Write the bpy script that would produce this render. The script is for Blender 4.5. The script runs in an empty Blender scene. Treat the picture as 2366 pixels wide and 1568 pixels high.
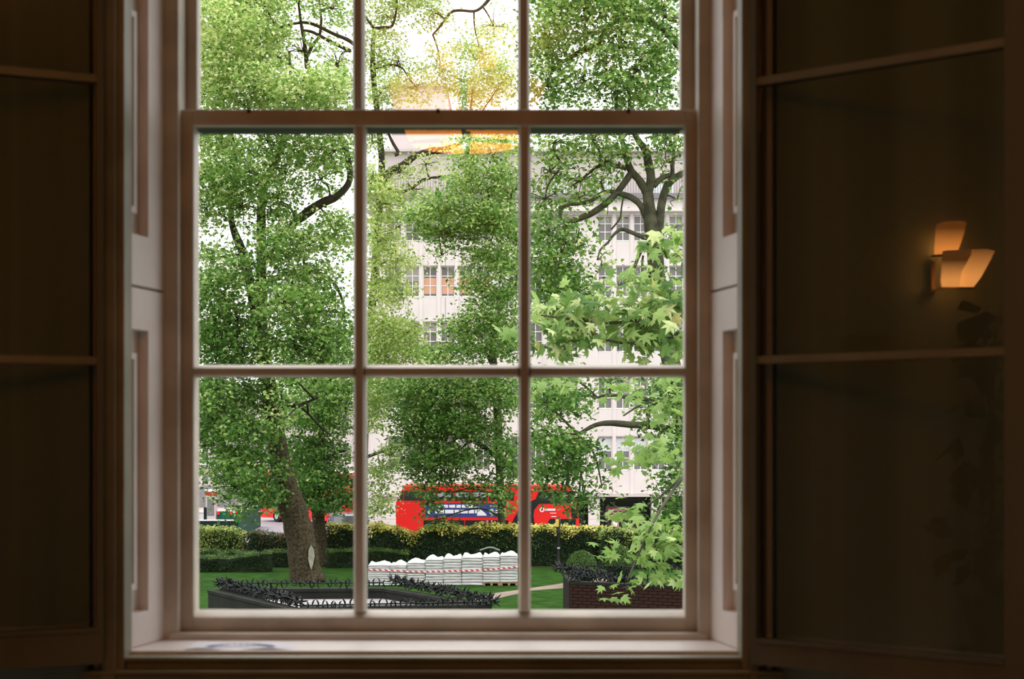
import bpy, bmesh, math, random
import numpy as np
from mathutils import Vector, Matrix

C = bpy.context.scene.collection
SC = bpy.context.scene
F = 3286.0            # focal length in pixels of the 2366 wide frame (50 mm on 36 mm)
CX, HY, EYE = 1183.0, 1015.0, 1.25

# ------------------------------------------------------------------ camera
cam = bpy.data.cameras.new('camera')
cam.sensor_width = 36.0
cam.lens = 50.0
cam.shift_y = (HY - 784.0) / 2366.0
cam.clip_start = 0.05
cam.clip_end = 600
cam.dof.use_dof = True
cam.dof.focus_distance = 55.0
cam.dof.aperture_fstop = 6.3
cam_o = bpy.data.objects.new('camera', cam)
C.objects.link(cam_o)
cam_o.location = (0, 0, EYE)
cam_o.rotation_euler = (math.pi / 2, 0, 0)
SC.camera = cam_o

# ------------------------------------------------------------------ sky: plain overcast, three times brighter overhead than at the horizon
wd = bpy.data.worlds.new('sky')
SC.world = wd
wd.use_nodes = True
nt = wd.node_tree
nt.nodes.clear()
o_ = nt.nodes.new('ShaderNodeOutputWorld')
b_ = nt.nodes.new('ShaderNodeBackground')
tc = nt.nodes.new('ShaderNodeTexCoord')
sx = nt.nodes.new('ShaderNodeSeparateXYZ')
mr = nt.nodes.new('ShaderNodeMapRange')
mr.inputs['From Min'].default_value = 0.0
mr.inputs['From Max'].default_value = 1.0
mr.inputs['To Min'].default_value = 1.3
mr.inputs['To Max'].default_value = 4.8
nt.links.new(tc.outputs['Generated'], sx.inputs[0])
nt.links.new(sx.outputs['Z'], mr.inputs['Value'])
nt.links.new(mr.outputs[0], b_.inputs['Strength'])
b_.inputs['Color'].default_value = (1.0, 0.965, 0.96, 1)
nt.links.new(b_.outputs[0], o_.inputs[0])

# daylight portal filling the window opening (only guides sky sampling indoors)
pl = bpy.data.lights.new('window_portal', 'AREA')
pl.shape = 'RECTANGLE'
pl.size, pl.size_y = 1.4, 2.6
pl.cycles.is_portal = True
plo = bpy.data.objects.new('window_portal', pl)
C.objects.link(plo)
plo.location = (-0.17, 3.47, 1.97)
plo.rotation_euler = (-math.pi / 2, 0, 0)

SC.view_settings.view_transform = 'Standard'
SC.view_settings.look = 'None'
SC.view_settings.exposure = 0.0
SC.view_settings.gamma = 1.0
SC.view_settings.use_curve_mapping = False
SC.cycles.use_denoising = True
SC.cycles.max_bounces = 8
SC.cycles.diffuse_bounces = 5
SC.cycles.transparent_max_bounces = 16
SC.cycles.sample_clamp_indirect = 6.0
SC.cycles.caustics_reflective = False
SC.cycles.caustics_refractive = False

# ------------------------------------------------------------------ helpers
def W(px, py, d):
    return Vector(((px - CX) / F * d, d, EYE - (py - HY) / F * d))

def tag(o, label=None, cat=None, group=None, kind=None):
    if label: o['label'] = label
    if cat: o['category'] = cat
    if group: o['group'] = group
    if kind: o['kind'] = kind
    return o

def empty(name, loc=(0, 0, 0), rz=0.0, label=None, cat=None, group=None, kind=None, parent=None):
    o = bpy.data.objects.new(name, None)
    o.empty_display_size = 0.2
    C.objects.link(o)
    o.location = loc
    o.rotation_euler = (0, 0, rz)
    if parent: o.parent = parent
    return tag(o, label, cat, group, kind)

def link_mesh(name, me, parent=None, loc=None, kind=None, label=None):
    o = bpy.data.objects.new(name, me)
    C.objects.link(o)
    if parent: o.parent = parent
    if loc is not None: o.location = loc
    if kind: o['kind'] = kind
    if label: o['label'] = label
    return o

def copy_tree(o, parent=None):
    c = o.copy()
    C.objects.link(c)
    if parent: c.parent = parent
    for ch in list(o.children):
        copy_tree(ch, c)
    return c

class MB:
    """collects boxes, prisms, tubes; build() links them as one mesh"""
    def __init__(s):
        s.v, s.f = [], []
    def add(s, vs, fs):
        n = len(s.v)
        s.v += [tuple(v) for v in vs]
        s.f += [tuple(i + n for i in f) for f in fs]
        return s
    def box(s, x0, x1, y0, y1, z0, z1, bev=0.0):
        x0, x1 = min(x0, x1), max(x0, x1); y0, y1 = min(y0, y1), max(y0, y1); z0, z1 = min(z0, z1), max(z0, z1)
        if bev > 0:
            bm = bmesh.new()
            bmesh.ops.create_cube(bm, size=1.0)
            for v in bm.verts:
                v.co = Vector(((x0 + x1) / 2 + v.co.x * (x1 - x0), (y0 + y1) / 2 + v.co.y * (y1 - y0), (z0 + z1) / 2 + v.co.z * (z1 - z0)))
            bmesh.ops.bevel(bm, geom=bm.edges[:], offset=bev, segments=2, profile=0.5, affect='EDGES')
            bm.verts.index_update()
            s.add([v.co.copy() for v in bm.verts], [[v.index for v in f.verts] for f in bm.faces])
            bm.free()
            return s
        return s.add([(x0, y0, z0), (x1, y0, z0), (x1, y1, z0), (x0, y1, z0), (x0, y0, z1), (x1, y0, z1), (x1, y1, z1), (x0, y1, z1)],
                     [(0, 3, 2, 1), (4, 5, 6, 7), (0, 1, 5, 4), (1, 2, 6, 5), (2, 3, 7, 6), (3, 0, 4, 7)])
    def prism(s, pts, a, b, f):
        """polygon pts (2D) swept from a to b; f(u, v, t) -> 3D"""
        n = len(pts)
        vs = [f(u, v, a) for u, v in pts] + [f(u, v, b) for u, v in pts]
        fs = [tuple(range(n))[::-1], tuple(range(n, 2 * n))] + [(i, (i + 1) % n, n + (i + 1) % n, n + i) for i in range(n)]
        return s.add(vs, fs)
    def tube(s, pts, rs, seg=8, cap=True):
        pts = [Vector(p) for p in pts]
        n = len(pts)
        if not hasattr(rs, '__len__'): rs = [rs] * n
        rings = []
        up = Vector((0.13, 0.31, 0.94)).normalized()
        ref = None
        for i, p in enumerate(pts):
            t = (pts[min(i + 1, n - 1)] - pts[max(i - 1, 0)])
            if t.length < 1e-9: t = Vector((0, 0, 1))
            t.normalize()
            if ref is None:
                ref = up if abs(t.dot(up)) < 0.9 else Vector((1, 0, 0))
            a = (ref - t * ref.dot(t)).normalized()
            ref = a
            b = t.cross(a)
            rings.append([p + (a * math.cos(k * 2 * math.pi / seg) + b * math.sin(k * 2 * math.pi / seg)) * rs[i] for k in range(seg)])
        vs = [v for r in rings for v in r]
        fs = []
        for i in range(n - 1):
            for k in range(seg):
                k2 = (k + 1) % seg
                fs.append((i * seg + k, i * seg + k2, (i + 1) * seg + k2, (i + 1) * seg + k))
        if cap:
            fs.append(tuple(range(seg))[::-1])
            fs.append(tuple((n - 1) * seg + k for k in range(seg)))
        return s.add(vs, fs)
    def lathe(s, prof, c, seg=20):
        """prof: list of (r, z) about vertical axis through c"""
        n = len(prof)
        vs = [(c[0] + r * math.cos(2 * math.pi * k / seg), c[1] + r * math.sin(2 * math.pi * k / seg), c[2] + z) for r, z in prof for k in range(seg)]
        fs = [(i * seg + k, i * seg + (k + 1) % seg, (i + 1) * seg + (k + 1) % seg, (i + 1) * seg + k) for i in range(n - 1) for k in range(seg)]
        fs.append(tuple(range(seg))[::-1]); fs.append(tuple((n - 1) * seg + k for k in range(seg)))
        return s.add(vs, fs)
    def xf(s, f):
        s.v = [tuple(f(Vector(v))) for v in s.v]
        return s
    def mesh(s, name, mat, smooth=False):
        me = bpy.data.meshes.new(name)
        me.from_pydata(s.v, [], s.f)
        if mat: me.materials.append(mat)
        bm = bmesh.new(); bm.from_mesh(me)
        bmesh.ops.recalc_face_normals(bm, faces=bm.faces)
        bm.to_mesh(me); bm.free()
        if smooth:
            me.polygons.foreach_set('use_smooth', [True] * len(me.polygons))
        me.update()
        return me
    def build(s, name, mat, parent=None, smooth=False, kind=None, label=None, loc=None):
        return link_mesh(name, s.mesh(name, mat, smooth), parent, loc, kind, label)

def catmull(pts, sub=4):
    """pts: list of tuples (any dims); returns smoothed list"""
    P = np.array(pts, float)
    n = len(P)
    if n < 3: return [tuple(p) for p in P]
    out = []
    for i in range(n - 1):
        p0, p1, p2, p3 = P[max(i - 1, 0)], P[i], P[i + 1], P[min(i + 2, n - 1)]
        for k in range(sub):
            t = k / sub
            out.append(tuple(0.5 * ((2 * p1) + (-p0 + p2) * t + (2 * p0 - 5 * p1 + 4 * p2 - p3) * t * t + (-p0 + 3 * p1 - 3 * p2 + p3) * t ** 3)))
    out.append(tuple(P[-1]))
    return out

# ------------------------------------------------------------------ materials
def mat(name, col, rough=0.6, var=0.0, scale=4.0, bump=0.0, bscale=40.0, metal=0.0, col2=None, spec=None, stretch=None, det=4.0):
    m = bpy.data.materials.new(name)
    m.use_nodes = True
    n = m.node_tree.nodes; L = m.node_tree.links
    p = n['Principled BSDF']
    p.inputs['Roughness'].default_value = rough
    p.inputs['Metallic'].default_value = metal
    p.inputs['Specular IOR Level'].default_value = spec if spec is not None else (0.12 if rough >= 0.6 else 0.4)
    p.inputs['Base Color'].default_value = (*col, 1)
    if var or col2 or bump:
        t = n.new('ShaderNodeTexCoord')
        mp = n.new('ShaderNodeMapping')
        L.new(t.outputs['Object'], mp.inputs[0])
        if stretch: mp.inputs['Scale'].default_value = stretch
    if var or col2:
        nz = n.new('ShaderNodeTexNoise')
        nz.inputs['Scale'].default_value = scale
        nz.inputs['Detail'].default_value = det
        L.new(mp.outputs[0], nz.inputs['Vector'])
        r = n.new('ShaderNodeValToRGB')
        a = col2 if col2 else tuple(c * (1 - var) for c in col)
        b = col if col2 else tuple(min(1, c * (1 + var)) for c in col)
        r.color_ramp.elements[0].color = (*a, 1); r.color_ramp.elements[0].position = 0.35
        r.color_ramp.elements[1].color = (*b, 1); r.color_ramp.elements[1].position = 0.65
        L.new(nz.outputs['Fac'], r.inputs[0])
        L.new(r.outputs[0], p.inputs['Base Color'])
    if bump:
        nb = n.new('ShaderNodeTexNoise')
        nb.inputs['Scale'].default_value = bscale
        nb.inputs['Detail'].default_value = 5
        L.new(mp.outputs[0], nb.inputs['Vector'])
        bp = n.new('ShaderNodeBump')
        bp.inputs['Strength'].default_value = bump
        bp.inputs['Distance'].default_value = 0.02
        L.new(nb.outputs['Fac'], bp.inputs['Height'])
        L.new(bp.outputs[0], p.inputs['Normal'])
    return m

def leaf_mat(name, stops, attr=True, trans=0.42, rough=0.5):
    m = bpy.data.materials.new(name)
    m.use_nodes = True
    n = m.node_tree.nodes; L = m.node_tree.links
    p = n['Principled BSDF']
    p.inputs['Roughness'].default_value = rough
    p.inputs['Specular IOR Level'].default_value = 0.12
    r = n.new('ShaderNodeValToRGB')
    if attr:
        a = n.new('ShaderNodeAttribute'); a.attribute_name = 'tint'
        L.new(a.outputs['Fac'], r.inputs[0])
    else:
        a = n.new('ShaderNodeObjectInfo')
        L.new(a.outputs['Random'], r.inputs[0])
    while len(r.color_ramp.elements) < len(stops): r.color_ramp.elements.new(0.5)
    for e, (ps, c) in zip(r.color_ramp.elements, stops):
        e.position = ps; e.color = (*c, 1)
    L.new(r.outputs[0], p.inputs['Base Color'])
    tr = n.new('ShaderNodeBsdfTranslucent')
    hs = n.new('ShaderNodeHueSaturation')
    hs.inputs['Value'].default_value = 1.35; hs.inputs['Saturation'].default_value = 1.1
    L.new(r.outputs[0], hs.inputs['Color'])
    L.new(hs.outputs[0], tr.inputs['Color'])
    mx = n.new('ShaderNodeMixShader')
    mx.inputs[0].default_value = trans
    L.new(p.outputs[0], mx.inputs[1]); L.new(tr.outputs[0], mx.inputs[2])
    L.new(mx.outputs[0], n['Material Output'].inputs[0])
    return m

def glass_mat(name, tint=(1, 1, 1), ior=1.52, rough=0.0):
    m = bpy.data.materials.new(name)
    m.use_nodes = True
    n = m.node_tree.nodes; L = m.node_tree.links
    n.remove(n['Principled BSDF'])
    t = n.new('ShaderNodeBsdfTransparent'); t.inputs[0].default_value = (*tint, 1)
    g = n.new('ShaderNodeBsdfGlossy'); g.inputs['Roughness'].default_value = rough
    f = n.new('ShaderNodeFresnel')
    # both faces of the thin pane answer like an air-to-glass surface (the ray is not bent inside)
    ge = n.new('ShaderNodeNewGeometry'); io = n.new('ShaderNodeMapRange')
    io.inputs['To Min'].default_value = ior; io.inputs['To Max'].default_value = 1.0 / ior
    L.new(ge.outputs['Backfacing'], io.inputs['Value']); L.new(io.outputs[0], f.inputs[0])
    mx = n.new('ShaderNodeMixShader')
    L.new(f.outputs[0], mx.inputs[0]); L.new(t.outputs[0], mx.inputs[1]); L.new(g.outputs[0], mx.inputs[2])
    L.new(mx.outputs[0], n['Material Output'].inputs[0])
    return m

def emit_mat(name, c0, c1, z0, z1, strength, body=(0.8, 0.6, 0.4)):
    """lamp glass: glows most next to its bulb (height z0), less at its rim (z1)"""
    m = bpy.data.materials.new(name)
    m.use_nodes = True
    n = m.node_tree.nodes; L = m.node_tree.links
    p = n['Principled BSDF']
    p.inputs['Base Color'].default_value = (*body, 1)
    t = n.new('ShaderNodeTexCoord'); s = n.new('ShaderNodeSeparateXYZ')
    L.new(t.outputs['Object'], s.inputs[0])
    r = n.new('ShaderNodeMapRange')
    r.inputs['From Min'].default_value = z0; r.inputs['From Max'].default_value = z1
    L.new(s.outputs['Z'], r.inputs['Value'])
    cr = n.new('ShaderNodeValToRGB')
    cr.color_ramp.elements[0].color = (*c0, 1); cr.color_ramp.elements[0].position = 0.2
    cr.color_ramp.elements[1].color = (*c1, 1); cr.color_ramp.elements[1].position = 0.85
    L.new(r.outputs[0], cr.inputs[0])
    L.new(cr.outputs[0], p.inputs['Emission Color'])
    p.inputs['Emission Strength'].default_value = strength
    return m

M = {}
M['paint'] = mat('cream_paint', (0.86, 0.80, 0.765), 0.45, var=0.06, scale=6, bump=0.05, bscale=25)
M['sash'] = mat('aged_sash_paint', (0.54, 0.49, 0.41), 0.5, var=0.12, scale=9, bump=0.08, bscale=40)
M['trim'] = mat('brown_stained_trim', (0.26, 0.25, 0.18), 0.5, var=0.2, scale=5)
M['darkwood'] = mat('dark_brown_timber', (0.17, 0.175, 0.14), 0.5, var=0.2, scale=5, stretch=(1, 1, 0.15))
M['room'] = mat('olive_brown_wallpaper', (0.36, 0.46, 0.44), 0.8, var=0.18, scale=9, stretch=(1, 1, .015))
M['sashshade'] = mat('shaded_green_sash_rail', (0.03, 0.045, 0.036), 0.6)  # near-black green: the shade between the sashes put into the colour
M['ceil'] = mat('ceiling_paint', (0.72, 0.70, 0.66), 0.8)
M['floor'] = mat('worn_carpet', (0.30, 0.29, 0.25), 0.9, var=0.2, scale=20)
M['glass'] = glass_mat('window_glass', (0.985, 0.99, 0.985))
M['glass2'] = glass_mat('casement_glass', (0.8, 0.79, 0.75))
M['paper'] = mat('white_paper', (0.85, 0.85, 0.90), 0.7)
M['ink'] = mat('blue_print', (0.28, 0.29, 0.52), 0.7)
M['brass'] = mat('dull_brass', (0.35, 0.2, 0.08), 0.35, metal=0.8)
M['black'] = mat('black_metal', (0.012, 0.014, 0.016), 0.45)
M['spike'] = mat('dark_green_grey_metal', (0.005, 0.008, 0.009), 0.4, spec=0.16)
M['bark'] = mat('plane_bark', (0.090, 0.072, 0.042), 0.9, col2=(0.022, 0.019, 0.011), scale=11, bump=0.9, bscale=9, det=8)
M['bark2'] = mat('grey_green_bark', (0.10, 0.10, 0.065), 0.9, col2=(0.04, 0.045, 0.03), scale=3, bump=0.6, bscale=9)
M['barkdark'] = mat('dark_branch_bark', (0.05, 0.05, 0.036), 0.9, col2=(0.022, 0.024, 0.018), scale=3, bump=0.5, bscale=9)
M['trunkpale'] = mat('pale_trunk_strip', (0.36, 0.34, 0.28), 0.8, var=0.2, scale=6)
M['grass'] = mat('lawn_grass', (0.031, 0.086, 0.013), 0.95, col2=(0.018, 0.050, 0.009), scale=1.6, bump=1.0, bscale=40, det=9, spec=0.03)
M['path'] = mat('sandy_path', (0.25, 0.195, 0.165), 0.9, var=0.15, scale=3)
M['soil'] = mat('flowerbed_soil', (0.10, 0.06, 0.04), 0.9, var=0.3, scale=5)
M['road'] = mat('grey_road', (0.25, 0.235, 0.255), 0.9, var=0.08, scale=0.6)
M['pave'] = mat('pale_pavement', (0.42, 0.37, 0.35), 0.9, var=0.08, scale=1.0)
M['stone'] = mat('cream_portland_stone', (0.66, 0.62, 0.605), 0.85, var=0.04, scale=0.5)
M['stone2'] = mat('pinkish_render', (0.54, 0.48, 0.475), 0.85, var=0.05, scale=0.5)
M['stonegrey'] = mat('grey_lead_flashing', (0.22, 0.21, 0.22), 0.7, var=0.1, scale=1)
M['frame'] = mat('white_window_frame', (0.78, 0.75, 0.73), 0.6)
M['pane'] = mat('far_window_glass', (0.16, 0.16, 0.165), 0.08, spec=0.6)
M['panedark'] = mat('dark_shop_glass', (0.012, 0.016, 0.018), 0.08, spec=0.5)
M['blindo'] = mat('peach_blind', (0.62, 0.36, 0.25), 0.8)
M['blindb'] = mat('pale_blue_blind', (0.62, 0.68, 0.70), 0.8)
M['blindg'] = mat('grey_blind', (0.34, 0.33, 0.34), 0.8)
M['red'] = mat('bus_red', (0.80, 0.016, 0.014), 0.35, spec=0.4)
M['redroof'] = mat('bus_roof_red', (0.72, 0.07, 0.05), 0.3)
M['roofwhite'] = mat('bus_roof_white', (0.85, 0.8, 0.78), 0.4)
M['busglass'] = mat('dark_bus_glass', (0.02, 0.026, 0.028), 0.08, spec=0.6)
M['busgrey'] = mat('grey_bus_interior', (0.33, 0.35, 0.36), 0.5)
M['adblue'] = mat('navy_advert', (0.03, 0.05, 0.22), 0.5)
M['white'] = mat('white_print', (0.82, 0.82, 0.84), 0.6)
M['reddark'] = mat('dull_red_grille', (0.42, 0.03, 0.03), 0.6)
M['tyre'] = mat('tyre_rubber', (0.02, 0.02, 0.02), 0.8)
M['carblue'] = mat('dark_blue_car_paint', (0.012, 0.018, 0.05), 0.2)
M['cargrey'] = mat('silver_grey_car_paint', (0.33, 0.33, 0.36), 0.3)
M['green'] = mat('dark_green_hoarding', (0.012, 0.09, 0.06), 0.6, var=0.15, scale=2)
M['greendk'] = mat('black_green_hoarding', (0.008, 0.022, 0.018), 0.7, var=0.2, scale=2)
M['sack'] = mat('white_woven_sack', (0.60, 0.61, 0.605), 0.75, var=0.06, scale=3, bump=0.6, bscale=8)
M['pallet'] = mat('pallet_timber', (0.30, 0.19, 0.11), 0.8, var=0.2, scale=4)
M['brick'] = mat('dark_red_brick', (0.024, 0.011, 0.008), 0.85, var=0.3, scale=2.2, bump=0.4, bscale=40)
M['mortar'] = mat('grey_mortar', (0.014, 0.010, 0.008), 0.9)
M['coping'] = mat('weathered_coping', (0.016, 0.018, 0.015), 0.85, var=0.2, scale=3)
M['slab'] = mat('pale_roof_slab', (0.26, 0.245, 0.25), 0.8, var=0.2, scale=3)
M['yellow'] = mat('yellow_plate', (0.75, 0.5, 0.08), 0.5)
M['poster'] = mat('crimson_poster', (0.5, 0.03, 0.09), 0.5)
M['skin'] = mat('skin', (0.5, 0.3, 0.22), 0.6)
M['shirt'] = mat('white_shirt', (0.75, 0.72, 0.75), 0.8)
M['trouser'] = mat('grey_trousers', (0.06, 0.06, 0.07), 0.8)
M['hair'] = mat('fair_hair', (0.45, 0.38, 0.3), 0.8)
M['hood'] = mat('grey_tent_cloth', (0.25, 0.28, 0.26), 0.7)

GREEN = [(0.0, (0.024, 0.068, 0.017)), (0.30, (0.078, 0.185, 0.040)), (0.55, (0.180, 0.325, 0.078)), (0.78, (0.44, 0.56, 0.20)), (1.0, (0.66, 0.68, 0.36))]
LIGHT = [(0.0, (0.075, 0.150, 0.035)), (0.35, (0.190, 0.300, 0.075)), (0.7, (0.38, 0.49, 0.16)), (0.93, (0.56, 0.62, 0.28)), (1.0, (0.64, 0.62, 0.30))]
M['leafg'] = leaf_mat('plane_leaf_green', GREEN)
M['leafl'] = leaf_mat('plane_leaf_light', LIGHT)
M['leafn'] = leaf_mat('plane_leaf_near', [(0.0, (0.060, 0.135, 0.035)), (0.4, (0.14, 0.25, 0.065)), (0.75, (0.32, 0.44, 0.15)), (0.95, (0.52, 0.58, 0.29)), (0.975, (0.50, 0.45, 0.16)), (1.0, (0.5, 0.25, 0.10))], attr=False)
M['leafns'] = leaf_mat('plane_leaf_near_mass', [(0.0, (0.060, 0.135, 0.035)), (0.4, (0.14, 0.25, 0.065)), (0.8, (0.32, 0.44, 0.15)), (1.0, (0.52, 0.58, 0.29))])
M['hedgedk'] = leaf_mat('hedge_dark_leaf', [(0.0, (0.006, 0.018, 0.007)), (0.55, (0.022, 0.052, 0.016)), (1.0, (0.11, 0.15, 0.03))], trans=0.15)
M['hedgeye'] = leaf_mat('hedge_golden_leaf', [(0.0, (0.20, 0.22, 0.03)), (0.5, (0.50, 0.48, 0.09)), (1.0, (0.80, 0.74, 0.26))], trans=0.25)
M['shrubl'] = leaf_mat('light_shrub_leaf', [(0.0, (0.06, 0.11, 0.02)), (0.5, (0.24, 0.32, 0.07)), (1.0, (0.52, 0.54, 0.19))], trans=0.25)
M['shrubr'] = leaf_mat('reddish_shrub_leaf', [(0.0, (0.02, 0.04, 0.015)), (0.6, (0.06, 0.07, 0.02)), (1.0, (0.19, 0.11, 0.04))], trans=0.2)
M['hcore'] = mat('hedge_twiggy_core', (0.012, 0.025, 0.012), 0.95, var=0.4, scale=4)
M['boxleaf'] = leaf_mat('box_leaf', [(0.0, (0.016, 0.045, 0.010)), (0.6, (0.06, 0.13, 0.022)), (1.0, (0.15, 0.24, 0.045))], trans=0.15)

# ================================================================== SETTING: THE ROOM
YS = 3.30              # inner face of the lower sash
def X(px, y): return (px - CX) / F * y
def Z(py, y): return EYE - (py - HY) / F * y

ROOM_L, ROOM_R, ROOM_B, CEIL = -1.95, 2.10, -2.1, 3.45
def structure(name, mb, m, parent=None, smooth=False):
    o = mb.build(name, m, parent, smooth)
    if parent is None: o['kind'] = 'structure'
    return o
structure('floor', MB().box(ROOM_L - .1, ROOM_R + .1, ROOM_B - .1, 3.06, -0.12, 0), M['floor'])
structure('ceiling', MB().box(ROOM_L - .1, ROOM_R + .1, ROOM_B - .1, 3.55, CEIL, CEIL + .12), M['ceil'])
structure('wall_left', MB().box(ROOM_L - .12, ROOM_L, ROOM_B - .1, 3.06, 0, CEIL), M['room'])
structure('wall_right', MB().box(ROOM_R, ROOM_R + .12, ROOM_B - .1, 3.06, 0, CEIL), M['room'])
structure('wall_back', MB().box(ROOM_L, ROOM_R, ROOM_B - .12, ROOM_B, 0, CEIL), M['room'])
# window wall in four pieces round the opening (opening -0.90 .. 0.56, z 0.70 .. 3.2)
OL, OR, OB, OT = -0.90, 0.56, 0.70, 3.20
mb = MB()
mb.box(ROOM_L - .1, OL, 3.06, 3.46, 0, CEIL)
mb.box(OR, ROOM_R + .1, 3.06, 3.46, 0, CEIL)
mb.box(OL, OR, 3.06, 3.46, OT, CEIL)
mb.box(OL, OR, 3.06, 3.46, 0, OB)
structure('wall_front', mb, M['room'])

# ------------------------------------------------------------------ window_1: sash window
win = empty('window_1', (-0.17, YS, 0.79), kind='structure')
def wpart(name, mb, m, parent, smooth=False):
    o = mb.build(name, m, parent, smooth)
    o.matrix_parent_inverse = Matrix.Translation(-Vector(win.location))
    return o
def wsub(name, mb, m, parent):
    return mb.build(name, m, parent)

GLX0, GLX1 = X(447, YS), X(1583, YS)           # lower sash glass edges
B1, B2 = X(830, YS), X(1212, YS)               # glazing bars
LT0, LT1 = Z(292, YS), Z(253, YS)              # meeting rail
LB0, LB1 = Z(1461, YS), Z(1413, YS)            # bottom rail
ZB = Z(856, YS)
# lining of the box frame
liL0, liL1 = X(374, 3.27), X(412, 3.27)
liR0, liR1 = X(1614, 3.27), X(1646, 3.27)
mb = MB(); mb.box(OL, liL1, 3.27, 3.345, 0.70, 3.2, 0.004); mb.box(OL, liL1 + .006, 3.395, 3.46, 0.70, 3.2); mb.box(OL, liL1 - .02, 3.34, 3.40, .70, 3.2)
wpart('box_frame', mb, M['sash'], win)
mb = MB(); mb.box(liR0, OR, 3.27, 3.345, 0.70, 3.2, 0.004); mb.box(liR0 - .006, OR, 3.395, 3.46, 0.70, 3.2); mb.box(liR0 + .02, OR, 3.34, 3.40, .70, 3.2)
wpart('box_frame', mb, M['sash'], win)
# outer stone sill and the staff bead on the window board
wpart('outer_sill', MB().box(OL, OR, 3.34, 3.56, 0.70, 0.80), M['stone'], win)
mb = MB(); mb.box(liL1 - .02, liR0 + .02, 3.262, 3.30, 0.70, Z(1463, 3.262), 0.005)
wpart('staff_bead', mb, M['sash'], win)

def bar_v(x, y0, y1, z0, z1):
    P = [(x - .0085, y0), (x - .0145, y0 + .014), (x - .0145, y1), (x + .0145, y1), (x + .0145, y0 + .014), (x + .0085, y0)]
    return MB().prism(P, z0, z1, lambda u, v, t: (u, v, t))
def bar_h(z, y0, y1, x0, x1):
    P = [(z - .0095, y0), (z - .0145, y0 + .012), (z - .0145, y1), (z + .0145, y1), (z + .0145, y0 + .026), (z + .0060, y0)]
    return MB().prism(P, x0, x1, lambda u, v, t: (t, v, u))

ls = empty('lower_sash', parent=win); ls.matrix_parent_inverse = Matrix.Translation(-Vector(win.location))
y0, y1 = YS, YS + .045
wsub('stile', MB().box(liL1 - .012, GLX0, y0, y1, LB0, LT1, .003), M['sash'], ls)
wsub('stile', MB().box(GLX1, liR0 + .012, y0, y1, LB0, LT1, .003), M['sash'], ls)
mb = MB().box(GLX0, GLX1, y0 - .004, y0 + .012, LT0 + .008, LT1, .003).box(GLX0, GLX1, y0 - .010, y0 + .010, LT0, LT0 + .010, .002)
wsub('meeting_rail', mb, M['sash'], ls)
wsub('meeting_rail_back', MB().box(GLX0, GLX1, y0 + .0125, y1, LT0 + .001, LT1 - .001), M['sashshade'], ls)  # rear and underside of the rail, coloured dark as if in shade
mb = MB().prism([(y0, LB0), (y1, LB0), (y1, LB1), (y1 - .012, LB1 - .0005), (y0 + .003, LB1 - .0125), (y0, LB1 - .016)], GLX0, GLX1, lambda u, v, t: (t, u, v))
wsub('bottom_rail', mb, M['sash'], ls)
for bx in (B1, B2):
    wsub('glazing_bar', bar_v(bx, y0, y1 - .004, LB1, LT0), M['sash'], ls)
for xa, xb in ((GLX0, B1 - .0145), (B1 + .0145, B2 - .0145), (B2 + .0145, GLX1)):
    wsub('glazing_bar', bar_h(ZB, y0 + .001, y1 - .005, xa, xb), M['sash'], ls)
    for za, zb in ((LB1, ZB - .0145), (ZB + .0145, LT0)):
        wsub('pane', MB().box(xa + .001, xb - .001, y0 + .015, y0 + .019, za + .001, zb - .001), M['glass'], ls)

us = empty('upper_sash', parent=win); us.matrix_parent_inverse = Matrix.Translation(-Vector(win.location))
u0, u1 = 3.350, 3.392
UX0, UX1 = X(455, u0), X(1573, u0)
UT = 3.12
wsub('stile', MB().box(liL1 - .012, UX0, u0, u1, LT0, UT + .05, .003), M['sash'], us)
wsub('stile', MB().box(UX1, liR0 + .012, u0, u1, LT0, UT + .05, .003), M['sash'], us)
wsub('meeting_rail', MB().box(UX0, UX1, u0, u1, LT0, LT1 - .004, .003), M['sashshade'], us)  # shade behind the lower sash is painted into this rail
wsub('top_rail', MB().box(UX0, UX1, u0, u1, UT, UT + .06, .003), M['sash'], us)
UB1, UB2 = X(827, u0), X(1210, u0)
zc = (LT1 + UT) / 2
for bx in (UB1, UB2):
    wsub('glazing_bar', bar_v(bx, u0, u1 - .004, LT1, UT), M['sash'], us)
for xa, xb in ((UX0, UB1 - .0145), (UB1 + .0145, UB2 - .0145), (UB2 + .0145, UX1)):
    wsub('glazing_bar', bar_h(zc, u0 + .001, u1 - .005, xa, xb), M['sash'], us)
    for za, zb in ((LT1 + .002, zc - .0145), (zc + .0145, UT)):
        wsub('pane', MB().box(xa + .001, xb - .001, u1 - .014, u1 - .010, za + .001, zb - .001), M['glass'], us)
# small black fixings on the meeting rail
for px in (575, 1012, 1452):
    q = W(px, 257, YS - .004)
    wpart('sash_stop', MB().box(q.x - .004, q.x + .004, YS - .008, YS + .01, LT1 - .009, LT1 + .001, .001), M['black'], win)

# ------------------------------------------------------------------ window board, nosing and apron: trim_1
SILL = 0.79
mb = MB()
mb.box(OL, OR, 3.097, 3.29, SILL - .03, SILL, .002)
mb.box(OL + .0, OR, 3.09, 3.12, SILL - .09, SILL - .02)
structure('trim_1', mb, M['paint'])
mb = MB()
mb.box(OL + .05, OR - .05, 3.050, 3.10, SILL - .016, SILL - .0075, .002)      # bead that catches the light
mb.box(OL + .05, OR - .05, 3.062, 3.10, SILL - .034, SILL - .016)
mb.box(OL - .02, OR + .02, 3.030, 3.08, SILL - .042, SILL - .033, .003)
mb.box(OL - .02, OR + .02, 3.045, 3.08, 0.0, SILL - .04)
structure('trim_2', mb, M['trim'])
# head lining
structure('trim_3', MB().box(OL, OR, 3.06, 3.34, 3.15, 3.21), M['paint'])

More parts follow.
